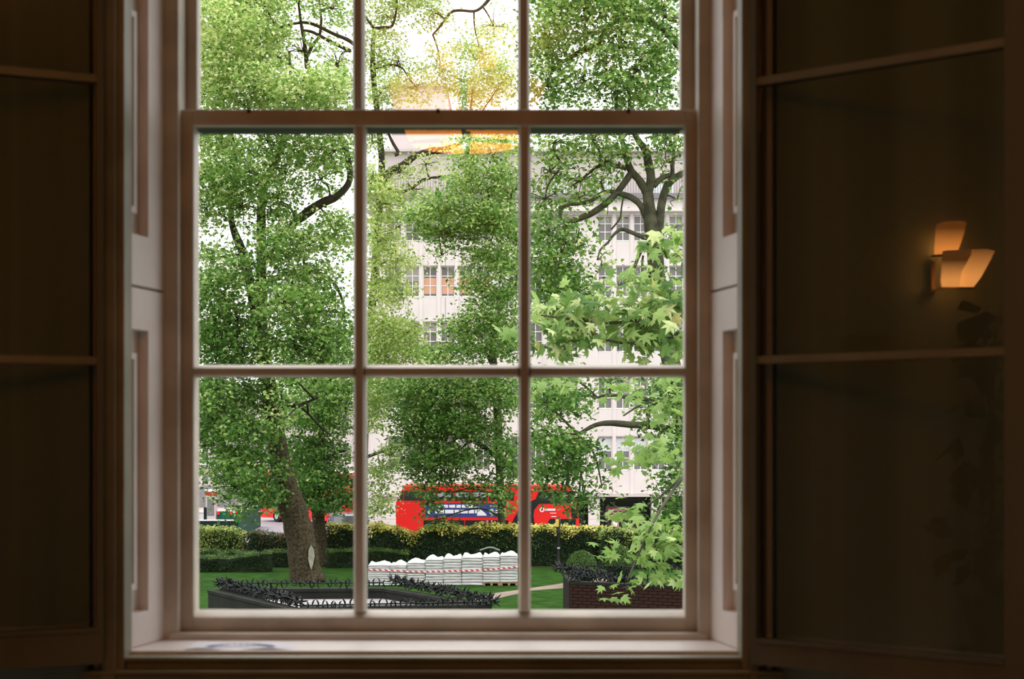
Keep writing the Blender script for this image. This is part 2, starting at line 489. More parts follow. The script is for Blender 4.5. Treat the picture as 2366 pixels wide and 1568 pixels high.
# leaflet on the window board
leaf_o = empty('leaflet', (X(562, 3.17), 3.165, SILL + .001), label='white leaflet with blue print lying on the window sill', cat='paper')
mb = MB()
pts = []
for i in range(9):
    for j in range(2):
        x = -.118 + .236 * i / 8
        pts.append((x + (.006 if j else 0), -.052 + .104 * j, .0006 + .002 * math.sin(i * 1.3 + j)))
for i in range(8):
    pass
mb.add(pts, [(2 * i, 2 * i + 2, 2 * i + 3, 2 * i + 1) for i in range(8)])
mb.add([(x, y, z - .0008) for x, y, z in pts], [(2 * i, 2 * i + 1, 2 * i + 3, 2 * i + 2) for i in range(8)])
mb.build('sheet', M['paper'], leaf_o)
mb = MB()
for k in range(14):
    a0, a1 = math.pi * (0.08 + .84 * k / 14), math.pi * (0.08 + .84 * (k + .72) / 14)
    r0, r1 = .060, .078
    q = [(math.cos(a) * r * 1.05, -.050 + math.sin(a) * r * .8, .0045) for a, r in ((a0, r0), (a0, r1), (a1, r1), (a1, r0))]
    mb.add(q + [(x, y, z - .0006) for x, y, z in q], [(0, 1, 2, 3), (7, 6, 5, 4), (0, 4, 5, 1), (1, 5, 6, 2), (2, 6, 7, 3), (3, 7, 4, 0)])
mb.build('printed_emblem', M['ink'], leaf_o)

# ------------------------------------------------------------------ panelled shutters folded back in both reveals
def reveal_frame(left):
    if left: A, Bp = Vector((X(288, 3.10), 3.10, 0)), Vector((X(378, 3.27), 3.27, 0))
    else: A, Bp = Vector((X(1713, 3.10), 3.10, 0)), Vector((X(1642, 3.27), 3.27, 0))
    e = (A - Bp).normalized()              # towards the room
    n = Vector((-e.y, e.x, 0)) if left else Vector((e.y, -e.x, 0))
    if (n.x < 0) != left: n = -n            # into the wall
    return Bp, e, n, (A - Bp).length
def shutter(left, z0, z1, p0, p1, q0, q1, label):
    Bp, e, n, Lg = reveal_frame(left)
    f = lambda s, z, t: Bp + e * s + n * t + Vector((0, 0, z))
    root = empty('window_shutter', Bp + Vector((0, 0, z0)), label=label, cat='shutter', group='folded window shutters')
    g = Lg + .035
    s0, s1 = .071, g - .0
    off = -Vector(root.location)
    def pb(mbx, sa, sb, za, zb, ta, tb):
        mbx.prism([(sa, za), (sb, za), (sb, zb), (sa, zb)], ta, tb, f)
    def put(name, mbx):
        return mbx.xf(lambda v: v + off).build(name, M['paint'], root)
    mbx = MB(); pb(mbx, 0, s0, z0 + .002, z1 - .002, 0, .03); put('stile', mbx)
    mbx = MB(); pb(mbx, s0, g, z0 + .002, p0, 0, .03); put('rail', mbx)
    mbx = MB(); pb(mbx, s0, g, p1, z1 - .002, 0, .03); put('rail', mbx)
    mbx = MB(); pb(mbx, s0, g, p0, p1, .024, .03); put('panel', mbx)
    # raised bolection running round the panel
    mbx = MB()
    pb(mbx, s0 + .024, s0 + .036, q0, q1, .015, .0245); pb(mbx, s0 + .036, g, q0, q0 + .014, .015, .0245); pb(mbx, s0 + .036, g, q1 - .014, q1, .015, .0245)
    mbx.build('moulding', M['paint'], root) if False else put('moulding', mbx)
    return root
for left, nm in ((True, 'left'), (False, 'right')):
    shutter(left, SILL, 1.588, .866, 1.494, .915, 1.443, 'lower cream panelled shutter folded back in the %s window reveal' % nm)
    shutter(left, 1.590, 3.14, 1.704, 2.26, 1.755, 2.205, 'upper cream panelled shutter folded back in the %s window reveal' % nm)
# shutter-box back boards so the reveal is closed
mb = MB(); mb.box(OL - .01, OL + .012, 3.06, 3.28, SILL - .05, 3.2)
structure('trim_4', mb, M['paint'])
mb = MB(); mb.box(OR - .012, OR + .01, 3.06, 3.28, SILL - .05, 3.2)
structure('trim_5', mb, M['paint'])

# architraves (room side)
aL0, aL1 = X(236, 3.05), X(288, 3.05)
aR0, aR1 = X(1713, 3.05), X(1752, 3.05)
mb = MB(); mb.box(aL0, aL1 - .016, 3.036, 3.11, 0, 3.3, .004); mb.box(aL1 - .018, aL1, 3.046, 3.11, 0, 3.3, .003)
structure('trim_6', mb, M['trim'])
mb = MB(); mb.box(aR0 + .016, aR1, 3.036, 3.11, 0, 3.3, .004); mb.box(aR0, aR0 + .018, 3.046, 3.11, 0, 3.3, .003)
structure('trim_7', mb, M['trim'])

# ------------------------------------------------------------------ inner glazed casements standing open on both sides
def casement(side, x0, y0, ang, wid, rows, zb0, zb1, label):
    s = 1 if side == 'right' else -1
    dv = Vector((s * math.cos(ang), -math.sin(ang), 0))
    nv = Vector((-s * math.sin(ang), -math.cos(ang), 0))   # towards the viewer
    root = empty('glazed_casement', (x0, y0, zb0), label=label, cat='casement')
    f = lambda u, z, t: dv * u + nv * t + Vector((0, 0, z - zb0))
    def pb(mbx, ua, ub, za, zb, ta, tb):
        return mbx.prism([(ua, za), (ub, za), (ub, zb), (ua, zb)], ta, tb, f)
    zt = 3.1
    pb(MB(), 0, .014, zb0, zt, 0, .03).build('stile', M['darkwood'], root)
    pb(MB(), wid - .0, wid + .05, zb0, zt, 0, .03).build('stile', M['darkwood'], root)
    mbx = MB(); pb(mbx, .014, wid, zb0, zb1, 0, .03); pb(mbx, .014, wid, zb1 - .008, zb1, .03, .036)
    mbx.build('bottom_rail', M['darkwood'], root)
    pb(MB(), .014, wid, zt - .06, zt, 0, .03).build('top_rail', M['darkwood'], root)
    zs = [zb1] + list(rows) + [zt - .06]
    for z in rows:
        pb(MB(), .014, wid, z - .008, z + .008, -.004, .026).build('glazing_bar', M['trim'], root)
    for a, b in zip(zs[:-1], zs[1:]):
        pb(MB(), .015, wid - .001, a + .008, b - .008, .010, .014).build('pane', M['glass2'], root)
    return root
rx0, ry0 = X(1747, 3.035), 3.035
casement('right', rx0, ry0, math.radians(35.5), .53, (Z(832, 3.02), Z(192, 3.02)), Z(1530, 3.03), Z(1470, 3.03),
         'dark glazed casement swung open on the right, mirroring the lit wall lamp')
lx0, ly0 = X(236, 3.03), 3.03
casement('left', lx0, ly0, math.radians(22), .34, (Z(834, 3.02), Z(186, 3.02)), Z(1528, 3.03), Z(1445, 3.03),
         'dark glazed casement swung open on the left of the sash window')

# ------------------------------------------------------------------ lamps. The wall lamp on the left wall is what the right casement mirrors.
P0 = Vector((rx0, ry0, 0)); a_ = math.radians(35.5); NV = Vector((-math.sin(a_), -math.cos(a_), 0))
def mirror_pt(px, py, d):
    v = W(px, py, d)
    k = (v - P0).dot(NV)
    return v - NV * (2 * k)
def mirrored(poly, d0, d1):
    mbx = MB()
    return mbx.prism(poly, d0, d1, lambda u, v, t: mirror_pt(u, v, t))
sc0 = mirror_pt(2165, 640, 6.0)
sconce = empty('wall_lamp', (ROOM_L, sc0.y, sc0.z), label='lit two-tier wall lamp with flared orange glass shades on the left wall', cat='lamp')
off = -Vector(sconce.location)
def spart(name, polys, m):
    mbx = MB()
    for poly, d0, d1 in polys:
        mbx.prism(poly, d0, d1, lambda u, v, t: mirror_pt(u, v, t) + off)
    return mbx.build(name, m, sconce)
zlo1, zhi1 = mirror_pt(0, 590, 6).z + off.z, mirror_pt(0, 515, 6).z + off.z
zlo2, zhi2 = mirror_pt(0, 666, 6).z + off.z, mirror_pt(0, 577, 6).z + off.z
m1 = emit_mat('upper_shade_glow', (1.0, 0.33, 0.06), (0.13, 0.032, 0.004), zlo1, zhi1, 11.0)
m2 = emit_mat('lower_shade_glow', (1.0, 0.38, 0.09), (0.085, 0.024, 0.004), zlo2, zlo2 + (zhi2 - zlo2) * .75, 12.0)
m2b = emit_mat('lower_shade_glow_side', (1.0, 0.38, 0.09), (0.13, 0.034, 0.005), zlo2, zhi2 + .03, 12.0)
spart('lamp_shade', [([(2164, 590), (2163, 575), (2167, 522), (2180, 515), (2200, 512), (2230, 512), (2238, 516), (2232, 540), (2222, 570), (2212, 590)], 6.02, 6.08)], m1)
spart('lamp_shade', [([(2180, 664), (2178, 650), (2182, 582), (2190, 580), (2250, 577), (2248, 590), (2226, 630), (2222, 664)], 5.90, 5.98)], m2)
spart('lamp_shade', [([(2222, 664), (2226, 630), (2250, 577), (2285, 576), (2303, 581), (2294, 600), (2272, 640), (2254, 664)], 5.94, 5.99)], m2b)
spart('bracket', [([(2157, 590), (2186, 588), (2186, 594), (2157, 596)], 5.96, 6.07)], M['brass'])
spart('bracket', [([(2178, 664), (2256, 664), (2254, 670), (2180, 670)], 5.92, 5.99)], M['brass'])
spart('arm', [([(2157, 666), (2180, 664), (2180, 670), (2157, 673)], 5.98, 6.03)], M['brass'])
spart('backplate', [([(2157, 605), (2165, 605), (2165, 682), (2157, 682)], 6.03, 6.09)], M['brass'])
# pendant behind the viewer, mirrored by the sash panes
PY = -1.0
pend_v = 2 * 3.317 - PY
def pend(px, py): # mirror of the view ray in the lower sash glass plane
    v = W(px, py, pend_v); return Vector((v.x, PY, v.z))
pc = pend(1075, 330)
pend_o = empty('pendant_lamp', (pc.x, PY, CEIL), label='lit pendant with a wide flared orange glass bowl hanging behind the viewer', cat='lamp')
po = -Vector(pend_o.location)
zb_, zt_ = pc.z + po.z, pend(0, 190).z + po.z
rb, rt = .30, .435
m3 = emit_mat('pendant_glow', (1.0, 0.30, 0.035), (0.36, 0.10, 0.014), zb_, zt_ + .03, 7.5)
def fan(a0, a1, r0, r1, z0, z1, t=.012, seg=5):
    mbx = MB()
    vs, fs = [], []
    for k in range(seg + 1):
        a = a0 + (a1 - a0) * k / seg
        for r, z in ((r0, z0), (r1, z1), (r1 - t, z1), (r0 - t, z0)):
            vs.append((math.cos(a) * r, math.sin(a) * r, z))
    for k in range(seg):
        for j in range(4):
            fs.append((4 * k + j, 4 * k + (j + 1) % 4, 4 * k + 4 + (j + 1) % 4, 4 * k + 4 + j))
    fs += [(0, 1, 2, 3), (4 * seg + 3, 4 * seg + 2, 4 * seg + 1, 4 * seg)]
    return mbx.add(vs, fs)
gap = .055
for k in range(4):
    fan(k * math.pi / 2 + gap, (k + 1) * math.pi / 2 - gap, rb, rt, zb_, zt_).build('lamp_shade', m3, pend_o)
m4 = emit_mat('pendant_fin_glow', (0.8, 0.27, 0.05), (0.25, 0.09, 0.02), zt_, zt_ + .25, 5.0)
for a, r, hh in ((math.radians(62), .20, .20), (math.radians(115), .19, .24)):
    fan(a - .22, a + .22, r, r + .09, zt_ - .05, zt_ - .05 + hh, seg=3).build('upper_fin', m4, pend_o)
mb = MB().lathe([(.02, zb_ - .02), (.03, zb_), (.016, zb_ + .04), (.012, -.06), (.05, -.03), (.06, 0)], (0, 0, 0), 14)
for k in range(4):
    a = k * math.pi / 2
    mb.tube([(0, 0, zb_ + .02), (math.cos(a) * rb, math.sin(a) * rb, zb_ + .005), (math.cos(a) * rt, math.sin(a) * rt, zt_)], .012, 6)
mb.build('stem', M['black'], pend_o)

# wooden box and dark plant that show faintly in the right casement
b0 = mirror_pt(1975, 802, 6.0)
shelf = MB().box(ROOM_L, ROOM_L + .20, b0.y - .30, b0.y + .26, Z(817, 6.0) - .03, Z(817, 6.0)).build('wall_shelf', M['darkwood'])
tag(shelf, 'dark wooden wall shelf below the lit wall lamp', 'shelf')
bx_o = empty('wooden_box', (ROOM_L + .09, b0.y, Z(817, 6.0)), label='small reddish wooden box on the wall shelf', cat='box')
MB().box(-.06, .06, -.10, .10, 0, .055, .004).build('body', M['pallet'], bx_o)
MB().box(-.064, .064, -.104, .104, .055, .066, .003).build('lid', M['pallet'], bx_o)

# ================================================================== OUTDOORS
GZ, SZ = -4.95, -5.85          # garden level, street level
rng = np.random.default_rng(7)
random.seed(7)

def quad_sheet(name, pts, z, m, th=0.12):
    """flat area from plan polygon (x, y) with thickness th below z"""
    mbx = MB().prism([(p[0], p[1]) for p in pts], z - th, z, lambda u, v, t: (u, v, t))
    return structure(name, mbx, m)
def gp(px, py, z):
    d = (EYE - z) * F / (py - HY)
    return ((px - CX) / F * d, d)

quad_sheet('ground', [(-42, 9), (42, 9), (42, 74.5), (-42, 74.5)], GZ, M['grass'], .9)
quad_sheet('road', [(-150, 74.5), (90, 74.5), (90, 330), (-150, 330)], SZ, M['road'], .5)
quad_sheet('pavement', [(-9.9, 94.5), (60, 94.5), (60, 109.5), (-9.9, 109.5)], SZ + .14, M['pave'], .14)
quad_sheet('pavement', [(-140, 136), (-17, 136), (-17, 175), (-140, 175)], SZ + .14, M['pave'], .14)
P = [gp(*p, GZ) for p in ((1090, 1378), (1318, 1345), (1420, 1331), (1420, 1341), (1318, 1357), (1230, 1364), (1105, 1392))]
quad_sheet('path', P, GZ + .012, M['path'], .05)
P = [gp(*p, GZ) for p in ((585, 1300), (690, 1297.5), (690, 1302.5), (585, 1307))]
quad_sheet('path', P, GZ + .010, M['path'], .05)
P = [gp(*p, GZ) for p in ((748, 1300), (850, 1299.5), (850, 1303.5), (748, 1304))]
quad_sheet('path', P, GZ + .010, M['path'], .05)
P = [gp(*p, GZ) for p in ((440, 1292), (1600, 1292), (1600, 1306), (1230, 1309), (850, 1300), (700, 1298), (440, 1312))]
quad_sheet('soil_bed', P, GZ + .006, M['soil'], .05)

# ------------------------------------------------------------------ leaves
def leaf_template(kind):
    if kind == 'far':      # three-lobed, 4 triangles
        v = np.array([(0, 0, 0), (.42, .30, -.06), (.20, .55, .02), (0, 1.0, -.10), (-.20, .55, .02), (-.42, .30, -.06)], float)
        f = [(0, 1, 2), (0, 2, 4), (2, 3, 4), (0, 4, 5)]
    elif kind == 'small':
        v = np.array([(0, 0, 0), (.32, .5, .03), (0, 1.0, -.05), (-.32, .5, .03)], float)
        f = [(0, 1, 2), (0, 2, 3)]
    else:                  # five-lobed plane leaf
        tips = [(-62, .62), (-40, .36), (-26, .82), (-13, .50), (0, 1.0), (13, .50), (26, .82), (40, .36), (62, .62)]
        v = [(0, 0, 0), (0, .36, .05)]
        v += [(.22, -.06, -.04)]
        for a, r in tips[::-1]:
            a = math.radians(a) * 1.25
            v.append((math.sin(a) * r, .12 + math.cos(a) * r * .88, -.16 * r * r))
        v += [(-.22, -.06, -.04)]
        n = len(v)
        f = [(1, i, i + 1) for i in range(2, n - 1)] + [(1, 0, 2), (1, n - 1, 0)]
        v = np.array(v, float)
    f = np.array(f, np.int32)
    return v, f

def leaf_mesh(name, pos, size, m, kind='far', tint=None, seed=0, flat=0.55, out=None):
    """one joined mesh of leaves at pos (N,3); leaf blades lie roughly level and droop"""
    r = np.random.default_rng(seed)
    N = len(pos)
    tv, tf = leaf_template(kind)
    nrm = r.normal(size=(N, 3)) * (1 - flat)
    nrm[:, 2] += flat * 1.2
    nrm[:, 1] -= flat * .25
    if out is not None: nrm += out * .6
    nrm /= np.linalg.norm(nrm, axis=1)[:, None] + 1e-9
    t = r.normal(size=(N, 3)); t[:, 2] -= .7
    t -= nrm * (t * nrm).sum(1)[:, None]
    t /= np.linalg.norm(t, axis=1)[:, None] + 1e-9
    s = np.cross(t, nrm)
    sc = size * r.uniform(.65, 1.2, N)
    V = (pos[:, None, :] + sc[:, None, None] * (tv[None, :, 0:1] * s[:, None, :] + tv[None, :, 1:2] * t[:, None, :] + tv[None, :, 2:3] * nrm[:, None, :]))
    nv = len(tv)
    Fc = (tf[None] + (np.arange(N, dtype=np.int32) * nv)[:, None, None]).reshape(-1, 3)
    me = bpy.data.meshes.new(name)
    V = V.reshape(-1, 3).astype(np.float32)
    me.vertices.add(len(V)); me.vertices.foreach_set('co', V.ravel())
    me.loops.add(Fc.size); me.loops.foreach_set('vertex_index', Fc.ravel().astype(np.int32))
    me.polygons.add(len(Fc)); me.polygons.foreach_set('loop_start', np.arange(0, Fc.size, 3, dtype=np.int32))
    if tint is None: tint = r.random(N)
    a = me.attributes.new('tint', 'FLOAT', 'POINT')
    a.data.foreach_set('value', np.repeat(tint, nv).astype(np.float32))
    me.materials.append(m)
    me.update(calc_edges=True)
    me.validate()
    return me

def blob_points(blobs, size, seed, per=20, spray=(.36, .36, .17), cover=2.5):
    """leaf positions: each blob (px, py, rx, ry, depth, depth radius, cover, tint) holds loose level sprays of leaves"""
    r = np.random.default_rng(seed)
    pos, tint, heads = [], [], []
    for (px, py, rx, ry, d, rd, cov, tn) in blobs:
        c = np.array(W(px, py, d))
        ax, az = rx / F * d, ry / F * d
        la = .26 * (size * F / d) ** 2
        n = max(12, int(cover * cov * math.pi * rx * ry / la))
        ns = max(2, n // per)
        u = r.normal(size=(ns, 3)); u /= np.linalg.norm(u, axis=1)[:, None]
        u *= (r.random(ns) ** .42)[:, None]
        ctr = c + u * np.array([ax, rd, az])
        k = r.integers(0, ns, n)
        pos.append(ctr[k] + r.normal(size=(n, 3)) * np.array(spray))
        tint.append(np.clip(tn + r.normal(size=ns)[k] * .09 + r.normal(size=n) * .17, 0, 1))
        heads.append((c, ctr))
    return np.concatenate(pos), np.concatenate(tint), heads

def make_tree(name, label, base, d0, skel, blobs, leafsize, seed, leafm, barkm, twigm, group=None, cat='tree', sprays=None, flat=.55):
    """skel: list of (part name, [(px, py, width px[, depth offset])])"""
    root = empty(name, W(base[0], base[1], d0), label=label, cat=cat, group=group)
    off = np.array(root.location)
    r = random.Random(seed)
    nodes = []
    for pn, pts in skel:
        q = []
        for p in pts:
            dd = d0 + (p[3] if len(p) > 3 else 0)
            w = W(p[0], p[1], dd)
            q.append((w.x, w.y, w.z, max(p[2] * .5 / F * dd, .006)))
        sub = 5 if pn == 'trunk' else 4
        sm = catmull(q, sub)
        rr = [max(.006, a[3] * (1 + r.uniform(-.05, .05))) for a in sm]
        mbx = MB().tube([Vector(a[:3]) - Vector(off) for a in sm], rr, 14 if pn == 'trunk' else 8)
        mbx.build(pn, barkm if pn == 'trunk' else twigm, root, smooth=True)
        nodes += [np.array(a[:3]) for a in sm]
    pos, tint, heads = blob_points(blobs, leafsize, seed, *([] if sprays is None else sprays))
    nodes = np.array(nodes)
    mbx = MB()
    for c, ctr in heads:
        k = np.argmin(((nodes - c) ** 2).sum(1))
        a = nodes[k]
        if np.linalg.norm(a - c) > 9: a = c + (a - c) * 9 / np.linalg.norm(a - c)
        mid = (a + c) / 2 + np.array([r.uniform(-.4, .4), r.uniform(-.3, .3), r.uniform(.1, .6)]) * (np.linalg.norm(a - c) / 4)
        mbx.tube([Vector(p[:3]) - Vector(off) for p in catmull([tuple(a), tuple(mid), tuple(c)], 3)], [.055, .05, .045, .04, .035, .03, .025], 5, cap=False)
        for h in ctr[:: max(1, len(ctr) // 9)]:
            m2_ = (c + h) / 2 + np.array([r.uniform(-.2, .2), 0, r.uniform(0, .25)])
            mbx.tube([Vector(p[:3]) - Vector(off) for p in catmull([tuple(c), tuple(m2_), tuple(h)], 2)], [.022, .02, .017, .013, .009], 4, cap=False)
    mbx.build('twigs', twigm, root, kind='stuff')
    link_mesh('foliage', leaf_mesh('foliage', pos - off, leafsize, leafm, 'far', tint, seed, flat), root, kind='stuff')
    return root

# ---------------- main tree: leaning trunk in the left panes
A_skel = [
 ('trunk', [(714, 1350, 84), (705, 1318, 74), (697, 1260, 68), (684, 1200, 64), (665, 1140, 58), (650, 1080, 51), (639, 1020, 45), (631, 960, 41), (623, 900, 37), (613, 850, 34), (606, 790, 33), (600, 735, 32), (602, 690, 27), (604, 620, 24), (604, 540, 22), (604, 470, 20), (612, 415, 17), (638, 370, 13), (658, 300, 10), (672, 220, 8), (668, 120, 6)]),
 ('branch', [(594, 735, 24), (584, 690, 22), (573, 630, 21), (560, 580, 20), (545, 545, 18), (534, 500, 14), (540, 420, 12), (544, 360, 10), (530, 290, 8), (505, 200, 6)]),
 ('branch', [(606, 620, 10), (640, 560, 12), (676, 519, 17), (710, 491, 22), (745, 468, 21), (780, 452, 17), (808, 415, 14), (800, 350, 13), (765, 270, 13), (725, 200, 12), (709, 150, 12)]),
 ('branch', [(709, 150, 11), (705, 110, 9), (697, 62, 7), (690, 10, 5)]),
 ('branch', [(710, 130, 9), (722, 105, 8), (738, 82, 7), (742, 40, 5), (735, -20, 4)]),
 ('branch', [(609, 660, 10), (640, 639, 9), (690, 625, 9), (738, 630, 8), (770, 652, 8), (790, 690, 6), (796, 728, 5)]),
 ('branch', [(630, 945, 9), (600, 938, 8), (572, 937, 7), (540, 945, 5)]),
 ('branch', [(636, 950, 9), (665, 940, 8), (690, 936, 7), (735, 918, 5)]),
 ('branch', [(690, 936, 7), (712, 955, 6), (740, 985, 5), (765, 1005, 4)]),
 ('branch', [(606, 800, 10), (575, 770, 9), (535, 759, 8), (450, 762, 7)]),
 ('branch', [(502, 758, 6), (512, 725, 6), (531, 690, 6), (535, 678, 5), (552, 672, 4)]),
 ('branch', [(640, 66, 5), (683, 54, 6), (718, 54, 7), (770, 78, 8), (810, 96, 9), (845, 130, 9)]),
 ('branch', [(700, 70, 5), (724, 75, 7), (765, 97, 8), (810, 118, 9)]),
 ('branch', [(648, 1060, 9), (610, 1050, 7), (560, 1055, 5)]),
]
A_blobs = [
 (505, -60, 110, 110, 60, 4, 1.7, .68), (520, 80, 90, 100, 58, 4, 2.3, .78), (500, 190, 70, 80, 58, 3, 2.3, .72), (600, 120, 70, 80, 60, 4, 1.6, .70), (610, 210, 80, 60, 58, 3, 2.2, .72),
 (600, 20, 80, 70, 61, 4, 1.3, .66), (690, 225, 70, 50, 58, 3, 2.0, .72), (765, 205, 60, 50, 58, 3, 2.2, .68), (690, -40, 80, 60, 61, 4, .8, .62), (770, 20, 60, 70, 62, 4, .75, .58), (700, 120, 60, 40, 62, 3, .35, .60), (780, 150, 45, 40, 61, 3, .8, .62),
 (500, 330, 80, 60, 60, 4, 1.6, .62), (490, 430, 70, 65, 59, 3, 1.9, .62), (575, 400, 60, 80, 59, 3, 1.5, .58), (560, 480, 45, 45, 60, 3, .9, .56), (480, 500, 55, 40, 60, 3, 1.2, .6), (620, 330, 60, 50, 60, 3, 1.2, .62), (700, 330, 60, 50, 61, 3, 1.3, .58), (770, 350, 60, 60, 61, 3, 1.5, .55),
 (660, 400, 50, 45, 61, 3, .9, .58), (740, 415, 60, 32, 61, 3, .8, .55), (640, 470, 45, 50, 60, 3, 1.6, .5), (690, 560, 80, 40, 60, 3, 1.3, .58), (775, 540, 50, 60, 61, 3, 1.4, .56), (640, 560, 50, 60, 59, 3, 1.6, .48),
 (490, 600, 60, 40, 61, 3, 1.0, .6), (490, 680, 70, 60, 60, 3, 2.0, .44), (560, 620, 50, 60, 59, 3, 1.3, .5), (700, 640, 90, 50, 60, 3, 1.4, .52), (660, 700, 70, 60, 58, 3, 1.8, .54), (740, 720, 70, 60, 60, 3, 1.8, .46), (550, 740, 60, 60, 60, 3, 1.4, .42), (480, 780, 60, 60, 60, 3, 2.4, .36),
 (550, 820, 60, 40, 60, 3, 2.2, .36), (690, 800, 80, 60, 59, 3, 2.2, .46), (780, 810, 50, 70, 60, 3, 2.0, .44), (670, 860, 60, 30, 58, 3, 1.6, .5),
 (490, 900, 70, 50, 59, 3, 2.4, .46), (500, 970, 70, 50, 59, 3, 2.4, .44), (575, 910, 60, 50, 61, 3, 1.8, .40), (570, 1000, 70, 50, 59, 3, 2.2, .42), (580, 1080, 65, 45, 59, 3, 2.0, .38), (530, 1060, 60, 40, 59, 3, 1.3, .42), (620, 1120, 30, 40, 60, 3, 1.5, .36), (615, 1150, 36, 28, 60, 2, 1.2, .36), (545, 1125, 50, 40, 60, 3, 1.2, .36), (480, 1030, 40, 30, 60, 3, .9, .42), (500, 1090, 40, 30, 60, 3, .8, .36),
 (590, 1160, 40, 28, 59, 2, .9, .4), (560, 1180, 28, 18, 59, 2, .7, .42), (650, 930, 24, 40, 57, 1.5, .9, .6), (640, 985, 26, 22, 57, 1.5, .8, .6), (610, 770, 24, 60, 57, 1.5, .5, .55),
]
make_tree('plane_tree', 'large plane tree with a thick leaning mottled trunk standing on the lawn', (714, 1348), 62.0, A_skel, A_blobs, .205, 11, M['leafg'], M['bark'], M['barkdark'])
# pale strip low on the trunk
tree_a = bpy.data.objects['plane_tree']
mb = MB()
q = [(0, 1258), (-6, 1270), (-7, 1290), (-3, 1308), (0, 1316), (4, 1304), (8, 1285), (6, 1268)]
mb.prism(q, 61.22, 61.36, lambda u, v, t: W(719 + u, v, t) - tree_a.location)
mb.build('pale_strip', M['trunkpale'], tree_a, label='pale strip low on the leaning trunk')

# ---------------- second tree behind it
B_skel = [('trunk', [(750, 1306, 40), (743, 1285, 32), (740, 1240, 30), (735, 1190, 29), (734, 1130, 25), (738, 1080, 20), (743, 1030, 17), (741, 990, 14), (735, 950, 10), (730, 900, 7)]),
          ('branch', [(740, 1045, 12), (725, 1022, 9), (700, 1012, 7), (672, 1005, 4)]), ('branch', [(738, 1075, 10), (765, 1050, 8), (800, 1040, 6)]), ('branch', [(736, 1110, 9), (712, 1090, 7), (690, 1080, 5)])]
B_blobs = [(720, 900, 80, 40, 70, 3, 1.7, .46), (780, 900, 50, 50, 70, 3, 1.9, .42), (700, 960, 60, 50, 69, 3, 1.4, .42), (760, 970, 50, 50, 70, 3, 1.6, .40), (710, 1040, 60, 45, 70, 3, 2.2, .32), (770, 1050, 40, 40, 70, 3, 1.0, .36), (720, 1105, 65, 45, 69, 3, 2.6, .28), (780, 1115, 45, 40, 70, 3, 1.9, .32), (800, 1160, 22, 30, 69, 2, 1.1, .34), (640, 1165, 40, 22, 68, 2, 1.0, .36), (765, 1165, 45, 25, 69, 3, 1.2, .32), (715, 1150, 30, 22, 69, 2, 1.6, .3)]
make_tree('plane_tree', 'slim plane tree directly behind the leaning trunk, its base at the hedge', (750, 1306), 70.0, B_skel, B_blobs, .20, 12, M['leafg'], M['bark'], M['barkdark'], flat=.5)

# ---------------- tree by the building's left corner
F_skel = [('trunk', [(838, 1290, 30), (838, 1100, 24), (846, 900, 20), (860, 700, 18), (875, 500, 16), (882, 385, 15), (876, 300, 13), (864, 190, 13), (861, 130, 11), (864, 66, 9)]),
          ('branch', [(864, 66, 7), (845, 40, 6), (828, 15, 5), (815, -30, 4)]), ('branch', [(864, 66, 8), (890, 63, 7), (907, 58, 6), (916, 20, 5), (917, -30, 4)]), ('branch', [(862, 158, 7), (876, 156, 5), (905, 150, 5), (930, 158, 4), (942, 178, 3)]),
          ('branch', [(876, 440, 18), (898, 400, 19), (930, 383, 19), (957, 362, 15), (996, 349, 17), (1025, 346, 15), (1065, 330, 8)]), ('branch', [(912, 358, 9), (920, 352, 8), (905, 325, 7), (890, 290, 5)]),
          ('branch', [(880, 432, 7), (905, 436, 8), (925, 443, 8), (950, 436, 7), (975, 417, 7), (1010, 409, 6), (1052, 404, 4)]), ('branch', [(905, 436, 7), (920, 447, 9), (930, 470, 9), (938, 488, 7)]),
          ('branch', [(840, 1058, 9), (870, 1047, 8), (917, 1033, 6), (940, 1025, 4)]), ('branch', [(870, 560, 9), (900, 540, 7), (925, 520, 5)]), ('branch', [(1000, 80, 4), (1018, 60, 5), (1040, 30, 6), (1062, 24, 6), (1095, 26, 6), (1115, 15, 7), (1135, -8, 8)])]
